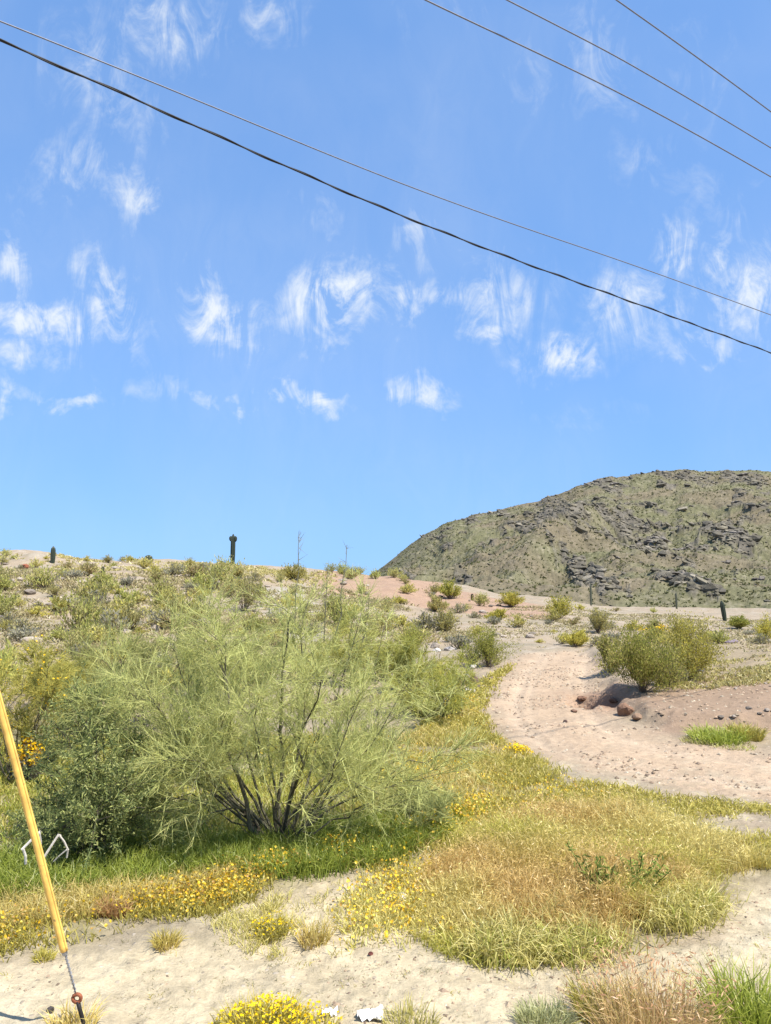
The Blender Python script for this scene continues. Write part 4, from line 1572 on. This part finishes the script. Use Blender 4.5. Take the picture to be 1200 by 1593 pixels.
# ------------------------------------------------------------------ grass and flowers (uncountable cover)
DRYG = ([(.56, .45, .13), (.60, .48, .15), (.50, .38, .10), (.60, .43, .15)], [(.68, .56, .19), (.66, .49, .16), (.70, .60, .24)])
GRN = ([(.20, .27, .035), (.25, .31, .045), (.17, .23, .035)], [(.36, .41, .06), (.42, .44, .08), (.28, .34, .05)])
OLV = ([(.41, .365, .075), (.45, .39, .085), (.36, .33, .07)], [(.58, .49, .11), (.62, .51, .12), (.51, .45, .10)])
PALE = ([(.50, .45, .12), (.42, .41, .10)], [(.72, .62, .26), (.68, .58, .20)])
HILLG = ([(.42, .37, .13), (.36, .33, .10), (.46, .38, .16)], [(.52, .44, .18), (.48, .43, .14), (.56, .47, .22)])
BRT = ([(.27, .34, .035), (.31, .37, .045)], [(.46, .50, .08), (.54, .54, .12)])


def blades_at(g, P, hgt, w, C, lean=.35, droop=.3, tuft=.0, per=1):
    if per > 1:
        P = np.repeat(P, per, 0) + rng.normal(0, tuft, (len(P) * per, 3)) * np.array([[1, 1, 0]])
        P[:, 2] = H(P[:, 0], P[:, 1])
    n = len(P)
    P = P - np.array([[0, 0, .01]])
    D = unit(np.column_stack([rng.normal(0, lean, n), rng.normal(0, lean, n), np.ones(n)]))
    hh = hgt * rng.uniform(.45, 1.15, n)
    d = np.hypot(P[:, 0], P[:, 1])
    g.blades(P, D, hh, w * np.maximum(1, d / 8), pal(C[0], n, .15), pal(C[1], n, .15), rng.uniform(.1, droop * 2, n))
    return P, D, hh


def stuff(name, g, label, cat, mat=None):
    o = link(name, g.mesh(name, mat or M_GRASS))
    tag(o, label, cat, kind='stuff')
    return o


def tufted(poly, n, per, thr=.45, fq=1.1, seed=0, rag=0.0):
    """tuft centres that leave bare gaps"""
    P = sample(poly, n * 2)
    k = fbm(P[:, 0] * fq, P[:, 1] * fq, 200 + seed, 3) + rng.normal(0, .10, len(P)) > thr
    if rag:
        e = polydist(P[:, 0], P[:, 1], poly) + (fbm(P[:, 0] * 1.1, P[:, 1] * 1.1, 260 + seed, 3) - .5) * 2.2 * rag + rng.normal(0, .25 * rag, len(P))
        k &= e > .1 * rag
    return P[k][:n]


# big patch of ripe, reddish annual grass at the right
ZDRY = gpoly([(630, 1450), (645, 1385), (690, 1315), (820, 1262), (1000, 1270), (1160, 1312), (1178, 1362), (1130, 1418), (1065, 1455), (960, 1485), (800, 1500), (690, 1492)])


def ripe(P):
    """blend of reddish, straw and green growth over the patch"""
    n = len(P)
    k = sstep(.42, .6, fbm(P[:, 0] * .9, P[:, 1] * .9, 301, 3) + rng.normal(0, .05, n) - .10 + .12 * sstep(.6, 2.4, P[:, 0]) * sstep(8.2, 6.6, P[:, 1]))[:, None]
    r = .9 * sstep(.39, .58, fbm(P[:, 0] * .6, P[:, 1] * .6, 311, 3))[:, None]
    a0 = pal([(.58, .47, .13), (.62, .50, .15)], n, .13) * (1 - r) + pal([(.58, .41, .13), (.63, .45, .16)], n, .13) * r
    a1 = pal([(.72, .59, .19), (.74, .63, .24)], n, .13) * (1 - r) + pal([(.72, .51, .19), (.70, .47, .18)], n, .13) * r
    b0, b1 = pal([(.40, .40, .05), (.45, .43, .06)], n, .13), pal([(.60, .56, .10), (.66, .60, .16)], n, .13)
    return a0 * (1 - k) + b0 * k, a1 * (1 - k) + b1 * k


def patchy(poly, n):
    P = sample(poly, n)
    e = polydist(P[:, 0], P[:, 1], poly)
    nz = fbm(P[:, 0] * 2.2, P[:, 1] * 2.2, 321, 3)
    keep = (e + (nz - .5) * 1.7 + rng.normal(0, .12, n) > .05)
    hk = (.42 + .58 * sstep(0, .7, e)) * (.45 + 1.05 * fbm(P[:, 0] * 1.5, P[:, 1] * 1.5, 331, 3))
    return P[keep], hk[keep]


g = Geo()
P, hk = patchy(ZDRY, 6200)
per = 7
P = np.repeat(P, per, 0) + rng.normal(0, .05, (len(P) * per, 3)) * np.array([[1, 1, 0]])
hk = np.repeat(hk, per)
P[:, 2] = H(P[:, 0], P[:, 1]) - .01
n = len(P)
D = unit(np.column_stack([rng.normal(.08, .34, n), rng.normal(-.06, .34, n), np.ones(n)]))
c0, c1 = ripe(P)
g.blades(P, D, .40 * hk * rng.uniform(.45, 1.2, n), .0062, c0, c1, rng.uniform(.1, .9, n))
k = rng.random(n) < .22
hd = P[k] + D[k] * (.40 * hk[k] * rng.uniform(.6, 1.1, k.sum()))[:, None]
g.leaves(hd, rdir(len(hd), .4), rng.uniform(.025, .06, len(hd)), .008, c1[k] * rng.uniform(.9, 1.15, (len(hd), 1)))
stuff('dry_grass', g, 'tall ripe reddish-tan grass patch in the right foreground', 'dry grass')

# its green, drooping front edge
ZEDGE = gpoly([(720, 1480), (800, 1440), (940, 1400), (1090, 1380), (1120, 1420), (1060, 1465), (960, 1500), (800, 1508), (700, 1498)])
g = Geo()
P = tufted(ZEDGE, 620, 1, .46, 1.6, 5)
blades_at(g, P, .30, .010, PALE, .5, .6, .06, 10)
P = tufted(ZEDGE, 110, 1, .55, 2.0, 6)
blades_at(g, P, .28, .009, BRT, .4, .4, .05, 10)
stuff('green_grass', g, 'pale green drooping grass along the front of the dry patch', 'grass')

# lush grass in the shade of the tree
ZLUSH = gpoly([(-60, 1405), (-60, 1345), (60, 1335), (300, 1310), (440, 1305), (620, 1270), (720, 1270), (690, 1310), (600, 1350), (440, 1368), (330, 1362), (180, 1392), (80, 1402)])
g = Geo()
P = sample(ZLUSH, 2600)
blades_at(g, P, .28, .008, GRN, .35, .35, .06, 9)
P = sample(ZLUSH, 500)
blades_at(g, P, .26, .008, BRT, .4, .35, .06, 8)
stuff('green_grass', g, 'lush green grass growing under the palo verde', 'grass')

# the yellow-green meadow between the tree and the dirt road
ZMEAD = gpoly([(520, 1345), (560, 1250), (600, 1170), (690, 1105), (735, 1095), (775, 1150), (850, 1190), (900, 1218), (960, 1245), (1010, 1275), (1000, 1285), (830, 1275), (690, 1325), (640, 1400), (590, 1370)])
g = Geo()
P = tufted(ZMEAD, 4600, 1, .46, 1.1, 1, 1.0)
blades_at(g, P, .17, .008, OLV, .45, .3, .07, 8)
P = tufted(ZMEAD, 1500, 1, .5, .9, 2, .5)
blades_at(g, P, .2, .008, DRYG, .4, .3, .07, 6)
stuff('meadow_grass', g, 'low yellow-green meadow grass between palo verde and dirt road', 'grass')

g = Geo()
ZBACK = gpoly([(-80, 1345), (-80, 1175), (150, 1150), (400, 1150), (600, 1150), (600, 1240), (560, 1300), (440, 1306), (280, 1312), (60, 1335)])
P = tufted(ZBACK, 3600, 1, .36, .8, 21)
blades_at(g, P, .2, .009, (BRT[0] + OLV[0], BRT[1] + OLV[1]), .45, .3, .07, 8)
stuff('meadow_grass', g, 'bright yellow-green grass behind the palo verde and the dense bush', 'grass')
g = Geo()
P = tufted(SAND, 1700, 1, .54, 1.3, 22)
blades_at(g, P, .045, .005, ([(.30, .27, .14), (.36, .31, .17)], [(.42, .37, .2), (.34, .32, .15)]), .9, .4, .035, 9)
stuff('withered_weeds', g, 'tiny withered weeds strewn over the near sand', 'weeds')

g = Geo()
ZCREST = gpoly([(-60, 880), (100, 884), (250, 886), (400, 892), (520, 900), (520, 920), (-60, 905)])
ZCREST = [(p[0] * k, p[1] * k) for p, k in zip(ZCREST, (1.12, 1.12, 1.12, 1.12, 1.15, 1, 1))]
P = tufted(ZCREST, 800, 1, .53, .35, 37)
blades_at(g, P, .3, .012, HILLG, .7, .3, .15, 8)
stuff('ridge_grass', g, 'dry tufts along the crest of the left ridge', 'grass')

# sparse weeds between meadow and track on the right, and on the near sand
g = Geo()
ZW = gpoly([(900, 1215), (1010, 1235), (1230, 1262), (1230, 1350), (1160, 1330), (1040, 1285)])
P = tufted(ZW, 420, 1, .53, 1.2, 3)
blades_at(g, P, .13, .009, OLV, .6, .3, .08, 14)
ZW2 = gpoly([(330, 1440), (420, 1400), (560, 1365), (640, 1430), (600, 1490), (400, 1500)])
P = tufted(ZW2, 260, 1, .48, 1.8, 4)
blades_at(g, P, .12, .006, PALE, .5, .3, .04, 12)
P = sample(SAND, 150)
blades_at(g, P, .07, .005, OLV, .8, .3, .03, 10)
ZW3 = gpoly([(1030, 1065), (1060, 1040), (1230, 1020), (1230, 1062), (1080, 1075)])
P = tufted(ZW3, 420, 1, .45, .8, 33)
blades_at(g, P, .15, .012, HILLG, .6, .3, .1, 9)
ZW4 = gpoly([(640, 1120), (720, 1075), (800, 1030), (790, 1045), (762, 1078), (752, 1110), (770, 1140), (700, 1130)])
P = sample(ZW4, 420)
blades_at(g, P, .16, .012, OLV, .5, .3, .08, 8)
stuff('sparse_weeds', g, 'sparse low weeds on sand and along the dirt road edges', 'weeds')

HILLG = ([(.42, .35, .17), (.36, .32, .14), (.46, .38, .20)], [(.52, .43, .23), (.47, .41, .19), (.56, .47, .28)])
# thin dry grass over the hillside
g = Geo()
ZH = gpoly([(-60, 1150), (-60, 885), (200, 895), (420, 905), (520, 915), (640, 935), (740, 980), (780, 1025), (735, 1090), (600, 1120)])
P = tufted(ZH, 6000, 1, .53, .3, 7)
blades_at(g, P, .26, .013, HILLG, .7, .3, .12, 7)
ZR = gpoly([(760, 1000), (720, 960), (800, 945), (1000, 955), (1230, 965), (1230, 1030), (1140, 1030), (940, 1010)])
P = tufted(ZR, 2200, 1, .48, .3, 8)
blades_at(g, P, .16, .012, HILLG, .7, .3, .12, 7)
stuff('hillside_grass', g, 'thin dry grass tufts over the stony slopes', 'grass')


def flower_field(g, P, hgt, r, leafc=OLV, per=3, leaf=7):
    r = r * .62
    n = len(P)
    Q = np.repeat(P, leaf, 0) + rng.normal(0, .05, (n * leaf, 3)) * np.array([[1, 1, 0]])
    Q[:, 2] = H(Q[:, 0], Q[:, 1])
    m = len(Q)
    g.blades(Q, unit(np.column_stack([rng.normal(0, .5, m), rng.normal(0, .5, m), np.ones(m)])), hgt * rng.uniform(.4, .95, m), .009, pal(leafc[0], m), pal(leafc[1], m), .2)
    Q = np.repeat(P, per, 0) + rng.normal(0, .09, (n * per, 3)) * np.array([[1, 1, 0]])
    Q = Q[rng.random(len(Q)) < .85]
    m = len(Q)
    Q[:, 2] = H(Q[:, 0], Q[:, 1]) + hgt * rng.uniform(.35, 1.2, m)
    g.heads(Q, r * rng.uniform(.5, 1.35, m), pal([(.80, .52, .02), (.82, .60, .04), (.70, .42, .02), (.76, .62, .10), (.60, .42, .05), (.50, .30, .06)], m, .1), rdir(m, .8))


g = Geo()
ZF1 = gpoly([(-60, 1500), (-60, 1430), (60, 1435), (160, 1415), (250, 1395), (330, 1375), (420, 1348), (480, 1345), (410, 1395), (330, 1425), (240, 1440), (130, 1468), (40, 1482)])
P = tufted(ZF1, 760, 1, .46, 2.2, 11, .12)
flower_field(g, P, .15, .018)
stuff('yellow_wildflowers', g, 'band of yellow wildflowers along the left edge of the sand', 'wildflowers')
g = Geo()
ZF2 = gpoly([(525, 1470), (535, 1400), (570, 1375), (600, 1350), (660, 1350), (640, 1400), (660, 1420), (690, 1470), (620, 1482)])
P = tufted(ZF2, 230, 1, .5, 2.4, 12)
flower_field(g, P, .13, .018, PALE)
stuff('yellow_wildflowers', g, 'yellow wildflowers on the sand left of the tall dry grass', 'wildflowers')
g = Geo()
P = tufted(ZMEAD, 1500, 1, .52, .55, 13, .5)
flower_field(g, P, .14, .022, OLV, 2, 6)
ZF4 = gpoly([(640, 1112), (700, 1096), (735, 1090), (728, 1100), (690, 1112)])
P = tufted(ZBACK, 420, 1, .55, .5, 23)
flower_field(g, P, .2, .03, OLV, 3, 4)
P = sample(ZF4, 260)
flower_field(g, P, .16, .03, OLV, 3, 4)
ZF5 = gpoly([(500, 1340), (560, 1320), (660, 1300), (740, 1255), (760, 1270), (660, 1330), (560, 1350)])
P = tufted(ZF5, 500, 1, .45, 1.2, 14)
flower_field(g, P, .2, .02, BRT, 3, 4)
stuff('yellow_wildflowers', g, 'yellow wildflowers spread through the meadow by the dirt road', 'wildflowers')

# brownish ripe tufts among the flowers at the left
g = Geo()
ZB = gpoly([(-60, 1450), (-60, 1395), (80, 1400), (200, 1385), (330, 1365), (430, 1352), (330, 1385), (240, 1415), (80, 1440)])
P = tufted(ZB, 600, 1, .42, 1.6, 15)
blades_at(g, P, .24, .006, (DRYG[0] + OLV[0], DRYG[1]), .4, .4, .05, 10)
stuff('dry_grass', g, 'brownish ripe grass between lush grass and left flower band', 'dry grass')


# ------------------------------------------------------------------ single plants near the camera
def tuft(px, py, w, h, label, cols, n=500, name='grass_tuft', lean=.45, droop=.35, bw=.007, heads=None, cat='grass tuft', flower=0):
    base = ground(px, py)
    s = px_size(base, 1.0)
    g = Geo()
    r = w * s * .5
    a = rng.uniform(0, 6.28, n)
    rr = np.sqrt(rng.random(n)) * r * .75
    P = np.column_stack([np.cos(a) * rr, np.sin(a) * rr, np.zeros(n)])
    P[:, 2] = H(P[:, 0] + base[0], P[:, 1] + base[1]) - base[2] - .01
    D = unit(np.column_stack([np.cos(a) * rr / r * .5 + rng.normal(0, lean * .6, n), np.sin(a) * rr / r * .5 + rng.normal(0, lean * .6, n), np.ones(n)]))
    g.blades(P, D, h * s * rng.uniform(.4, 1.1, n), bw, pal(cols[0], n), pal(cols[1], n), rng.uniform(.05, droop * 2, n))
    if heads:
        k = rng.integers(0, n, heads)
        g.leaves(P[k] + D[k] * (h * s * rng.uniform(.7, 1.0, heads))[:, None], rdir(heads, .5), .045, .009, pal([(.62, .42, .22), (.58, .33, .18), (.5, .27, .14)], heads))
    root = link(name, None, loc=base)
    link('blades', g.mesh('blades', M_GRASS), root)
    if flower:
        gf = Geo()
        a = rng.uniform(0, 6.28, flower)
        rr = np.sqrt(rng.random(flower)) * r
        lump = .55 + .8 * fbm(np.cos(a) * rr / r * 2.2 + px, np.sin(a) * rr / r * 2.2, 7, 2)
        rr = rr * (.75 + .5 * fbm(a * 1.3 + px, a * 0, 9, 2))
        z = h * s * (1 - .6 * (rr / r) ** 2) * rng.uniform(.45, 1.05, flower) * lump
        gf.heads(np.column_stack([np.cos(a) * rr, np.sin(a) * rr, z]), (.009 if h * s < .4 and base[1] < 8 else .014) * rng.uniform(.7, 1.2, flower), pal([(.80, .60, .02), (.85, .62, .03), (.76, .52, .015)], flower, .06))
        link('flowers', gf.mesh('flowers', M_FLOWER), root)['kind'] = 'stuff'
    tag(root, label, cat)
    return root


tuft(1165, 1610, 150, 120, 'bright green grass tuft in the bottom right corner', BRT, 900, bw=.008)
tuft(1020, 1625, 190, 130, 'reddish ripe grass tuft at the bottom beside the bright green one', ([(.50, .34, .15), (.55, .38, .17), (.46, .36, .12)], [(.64, .43, .22), (.66, .46, .24), (.60, .50, .2)]), 1100, heads=500, bw=.005)
tuft(940, 1585, 110, 70, 'mixed olive grass tuft left of the reddish tuft at the bottom', (OLV[0] + DRYG[0][:1], OLV[1]), 600)
tuft(850, 1595, 110, 40, 'low grey-green weed at the bottom edge on the sand', ([(.34, .34, .14), (.38, .37, .17)], [(.42, .42, .22), (.37, .38, .19)]), 600, name='low_weed', cat='weed')
tuft(412, 1614, 150, 58, 'bushy clump of yellow flowers at the bottom edge', OLV, 1300, name='flower_clump', cat='flower clump', flower=760)
tuft(490, 1606, 90, 36, 'thin straggling yellow flowers right of the bottom clump', OLV, 200, name='flower_clump', cat='flower clump', flower=110)
tuft(352, 1604, 60, 30, 'small ragged green clump left of the bottom flower clump', OLV, 160, name='flower_clump', cat='flower clump', flower=60)
tuft(640, 1600, 110, 40, 'thin pale grass tuft at the bottom near the white scraps', PALE, 260)
tuft(805, 1172, 44, 16, 'round clump of yellow flowers at the edge of the dirt road', OLV, 300, name='flower_clump', cat='flower clump', flower=260, bw=.012)
tuft(1118, 1152, 104, 30, 'bright green grass tuft beyond the dirt road', BRT, 900, bw=.014, lean=.7)
tuft(1085, 1154, 60, 14, 'low ragged grass at the left of the bright green tuft', (BRT[0] + HILLG[0], BRT[1] + HILLG[1]), 260, bw=.013, lean=.9)
tuft(1140, 1162, 90, 11, 'flat ragged grass in front of the bright green tuft', (BRT[0] + HILLG[0], BRT[1] + HILLG[1]), 300, bw=.013, lean=1.0)
tuft(1162, 1148, 60, 30, 'yellowing grass tuft right of the green one beyond the dirt road', OLV, 500, bw=.016)
tuft(425, 1455, 70, 34, 'small yellow-green clump on the sand at the centre left', OLV, 350, name='flower_clump', cat='flower clump', flower=120)
tuft(490, 1465, 60, 45, 'thin dry clump right of the yellow-green clump on the sand', DRYG, 220)
tuft(258, 1470, 46, 34, 'lone brownish grass tuft on the left sand below the flower band', (DRYG[0], OLV[1]), 240)
tuft(70, 1490, 36, 22, 'small olive weed on the sand left of the pole foot', OLV, 160)
tuft(1180, 1345, 70, 36, 'olive grass tuft at the right edge above the sand', (OLV[0], DRYG[1]), 500)
tuft(115, 1600, 90, 46, 'dry brown weed around the guy anchor', DRYG, 200)
tuft(176, 1425, 50, 40, 'rusty brown grass tuft inside the left flower band', ([(.34, .2, .08), (.38, .22, .09)], [(.45, .27, .12), (.5, .32, .14)]), 420)
tuft(690, 1275, 60, 34, 'yellow flower clump right of the palo verde foot', BRT, 400, name='flower_clump', cat='flower clump', flower=160)


def leafy_weed(px, py, h, w, label):
    base = ground(px, py)
    s = px_size(base, 1.0)
    root = link('leafy_weed', None, loc=base)
    gs, gl = Geo(), Geo()
    for k in range(11):
        e = np.array([rng.normal(0, w * s * .5), rng.normal(0, w * s * .4), h * s * rng.uniform(.55, 1.05)])
        pl = np.array([np.zeros(3), e * .5 + rng.normal(0, .01, 3), e])
        gs.tube(pl, [.007, .005, .003], (.10, .14, .045), 5)
        m = 38
        u = rng.uniform(.25, 1, m)[:, None]
        gl.leaves(e * u + rng.normal(0, .012, (m, 3)), rdir(m, .1), rng.uniform(.03, .08, m), .017, pal([(.24, .31, .07), (.30, .36, .09), (.19, .26, .06)], m))
    link('stems', gs.mesh('stems', M_PLANT), root)
    link('leaves', gl.mesh('leaves', M_PLANT), root)
    tag(root, label, 'weed')


leafy_weed(936, 1415, 85, 46, 'dark green leafy weed standing up in the dry grass')
leafy_weed(985, 1400, 70, 40, 'smaller green leafy weed right of the dark one')


# pale dead branch under the dense bush
def dead_branch():
    b = ground(60, 1345)
    root = link('dead_branch', None, loc=b)
    y = b[1] - .75
    g = Geo()
    for pts, r in ((((66, 1338), (80, 1316), (92, 1298), (94, 1300)), .011), (((93, 1300), (100, 1309), (106, 1322), (104, 1334)), .009), (((104, 1322), (92, 1332), (84, 1340)), .006)):
        g.tube(np.array([at_depth(a, c, y + .02 * i) - b for i, (a, c) in enumerate(pts)]), r, (.55, .50, .43), 6)
    link('limb', g.mesh('limb', M_BARK), root)
    g = Geo()
    for pts, r in ((((34, 1322), (44, 1312), (56, 1300), (64, 1293)), .012), (((36, 1320), (40, 1332), (40, 1344)), .012), (((62, 1296), (64, 1310), (63, 1324)), .008)):
        g.tube(np.array([at_depth(a, c, y + .1 + .02 * i) - b for i, (a, c) in enumerate(pts)]), r, (.58, .54, .48), 6)
    link('limb', g.mesh('limb', M_BARK), root)
    tag(root, 'bleached broken dead branch lying under the dense bush', 'branch')


dead_branch()


# ------------------------------------------------------------------ guy wire with its yellow guard, utility pole, power lines
A = ground(133, 1602)
B = at_depth(-2, 1100, 4.62)
AX = (B - A) / np.linalg.norm(B - A)
POLE_H = 10.2
top_t = 9.4 / AX[2]
POLE = A + AX * top_t


def on_guy(row):
    ts = np.linspace(0, 4, 4000)
    P = A[None] + AX[None] * ts[:, None]
    _, r = project(P)
    return float(ts[np.argmin(np.abs(r - row))])


def build_guy():
    root = link('guy_wire', None, loc=A)
    t_eye, t_g0 = on_guy(1550), on_guy(1480)
    t_g1 = t_g0 + 2.45
    g = Geo()
    # sleeve with a rolled seam and flared ends
    ts = np.array([t_g0, t_g0 + .004, t_g0 + .03, t_g0 + .6, t_g0 + 1.2, t_g0 + 1.8, t_g1 - .03, t_g1])
    bow = np.sin((ts - t_g0) / 2.45 * math.pi) * .012
    pl = AX[None] * ts[:, None] + np.array([[1, 0, 0]]) * bow[:, None]
    g.tube(pl, [.016, .021, .0225, .0225, .0225, .0225, .0225, .021], (1, 1, 1), 16)
    link('guard_sleeve', g.mesh('guard_sleeve', M_YELLOW, True), root)
    g = Geo()
    side = np.cross(AX, np.array([0, 1.0, 0]))
    side /= np.linalg.norm(side)
    g.tube(pl[1:-1] - side * .021 + np.array([[0, -.008, 0]]), .007, (1, 1, 1), 6)
    link('sleeve_seam', g.mesh('sleeve_seam', M_YELLOW, True), root)
    g = Geo()
    tw = np.linspace(t_eye, top_t, 60)
    g.tube(AX[None] * tw[:, None], .0055, (1, 1, 1), 6)
    # helical grip wrapped round the strand below the sleeve
    hh = np.linspace(0, 1, 90)
    a = np.cross(AX, [0, 1, 0])
    a /= np.linalg.norm(a)
    b = np.cross(AX, a)
    hel = AX[None] * (t_eye + .03 + (t_g0 - t_eye) * hh)[:, None] + .008 * (np.cos(hh * 70)[:, None] * a + np.sin(hh * 70)[:, None] * b)
    g.tube(hel, .003, (1, 1, 1), 4)
    link('strand', g.mesh('strand', M_WIRE, True), root)
    g = Geo()
    ring = np.linspace(0, 2 * math.pi, 15)
    c = AX * (t_g0 + .012)
    g.tube(AX[None] * np.array([t_g0 - .022, t_g0 - .004, t_g0 + .012])[:, None], [.015, .017, .017], (1, 1, 1), 8)
    link('clamp', g.mesh('clamp', M_WIRE), root)
    # anchor: eye and rod
    g = Geo()
    c = AX * (t_eye - .012)
    rr = .024
    g.tube(c[None] + rr * (np.cos(ring)[:, None] * a + np.sin(ring)[:, None] * AX), .011, (1, 1, 1), 7, False)
    link('anchor_eye', g.mesh('anchor_eye', M_RUST, True), root)
    g = Geo()
    g.tube(AX[None] * np.linspace(-.25, t_eye - .03, 8)[:, None], .012, (1, 1, 1), 8)
    link('anchor_rod', g.mesh('anchor_rod', M_DARKIRON, True), root)
    tag(root, 'slanting guy wire in a yellow plastic guard at the left edge', 'guy wire')


build_guy()

WIRES = [  # photo points, height above ground, radius, material, label, name
    ([(-40, 18), (0, 34), (250, 130), (500, 238), (750, 333), (958, 402), (1200, 490), (1260, 512)], 7.6, .007, M_COND, 'thin pale cable just above the thick black cable', 'cable'),
    ([(-40, 45), (0, 62), (250, 170), (500, 285), (750, 386), (990, 472), (1200, 549), (1260, 571)], 6.8, .008, M_BLACK, 'thick black twisted cable, lowest of the overhead lines', 'cable'),
    ([(560, -50), (660, 0), (770, 52), (888, 105), (1040, 184), (1200, 275), (1260, 310)], 8.8, .0085, M_COND, 'lowest of the three thin power lines at the upper right', 'power_line'),
    ([(700, -45), (775, -4), (890, 48), (1040, 134), (1200, 230), (1260, 267)], 9.6, .0085, M_COND, 'middle one of the three thin power lines at the upper right', 'power_line'),
    ([(900, -42), (962, 2), (1080, 85), (1200, 174), (1260, 219)], 9.6, .0085, M_COND, 'uppermost power line in the upper right corner', 'power_line'),
]


def build_wires():
    for k, (pts, h, r, mat, label, nm) in enumerate(WIRES):
        W = []
        for (px, py) in pts:
            d = ray(px, py)
            W.append(CAMP + d * ((h - CAM_Z) / d[2]))
        W = np.array(W)
        # run on past both sides of the frame
        d0 = unit((W[0] - W[1])[None])[0]
        d1 = unit((W[-1] - W[-2])[None])[0]
        W = np.vstack([W[0] + d0 * 6, W, W[-1] + d1 * 25])
        # smooth
        s = np.concatenate([[0], np.cumsum(np.linalg.norm(np.diff(W, axis=0), axis=1))])
        q = np.linspace(0, s[-1], 220)
        P = np.column_stack([np.interp(q, s, W[:, i]) for i in range(3)])
        ker = np.ones(15) / 15
        Pp = np.vstack([np.repeat(P[:1], 7, 0), P, np.repeat(P[-1:], 7, 0)])
        P = np.column_stack([np.convolve(Pp[:, i], ker, 'valid') for i in range(3)])
        root = link(nm, None, loc=P[0])
        P = P - P[0]
        g = Geo()
        g.tube(P, r, (1, 1, 1), 6)
        link('strand', g.mesh('strand', mat, True), root)
        if mat is M_BLACK:      # second line of the bundle lashed round the first
            q = np.linspace(0, s[-1], 1500)
            qq = np.linspace(0, s[-1], len(P))
            C = np.column_stack([np.interp(q, qq, P[:, i]) for i in range(3)])
            ph = q * 6.5
            C = C + np.column_stack([np.cos(ph) * .0, np.cos(ph), np.sin(ph)]) * .011
            g = Geo()
            g.tube(C, .0065, (1, 1, 1), 5)
            link('lashing', g.mesh('lashing', M_BLACK, True), root)
        tag(root, label, 'cable' if nm == 'cable' else 'power line', 'overhead lines')


build_wires()


# ------------------------------------------------------------------ litter, and white pieces standing in for glare
def scrap(px, py, w, h, label, col=None):
    p = ground(px, py)
    s = px_size(p, 1.0)
    n = 12
    u, v = np.meshgrid(np.linspace(-.5, .5, n), np.linspace(-.5, .5, n), indexing='ij')
    u, v = u.ravel(), v.ravel()
    sd = int(px)
    wob = fbm(u * 4 + 5, v * 4, sd, 3)
    z = .012 + np.abs(wob - .45) * h * s * 1.6
    edge = 1 - .25 * fbm(u * 6, v * 6 + 9, sd + 1, 2)
    V = np.column_stack([u * w * s * edge, v * w * s * .8 * edge, z])
    T = []
    for i in range(n - 1):
        for j in range(n - 1):
            q = i * n + j
            T += [(q, q + n, q + n + 1), (q, q + n + 1, q + 1)]
    lower = V - np.array([[0, 0, .004]])
    T = np.array(T)
    g = Geo()
    g.add(np.vstack([V, lower]), np.vstack([T, T[:, ::-1] + n * n]), (1, 1, 1))
    o = link('white_scrap', g.mesh('white_scrap', M_WHITE), None, p)
    tag(o, label, 'litter', 'white litter')


scrap(513, 1580, 26, 12, 'small white plastic scrap left of the bigger one at the bottom')
scrap(577, 1584, 44, 24, 'bigger crumpled white plastic scrap at the bottom')
scrap(80, 1392, 14, 30, 'added white shred standing in for glare right of the yellow pole')  # this and the next: white sheets added in place of glare by the pole
scrap(70, 1428, 10, 26, 'added white shred standing in for glare left of the yellow pole')
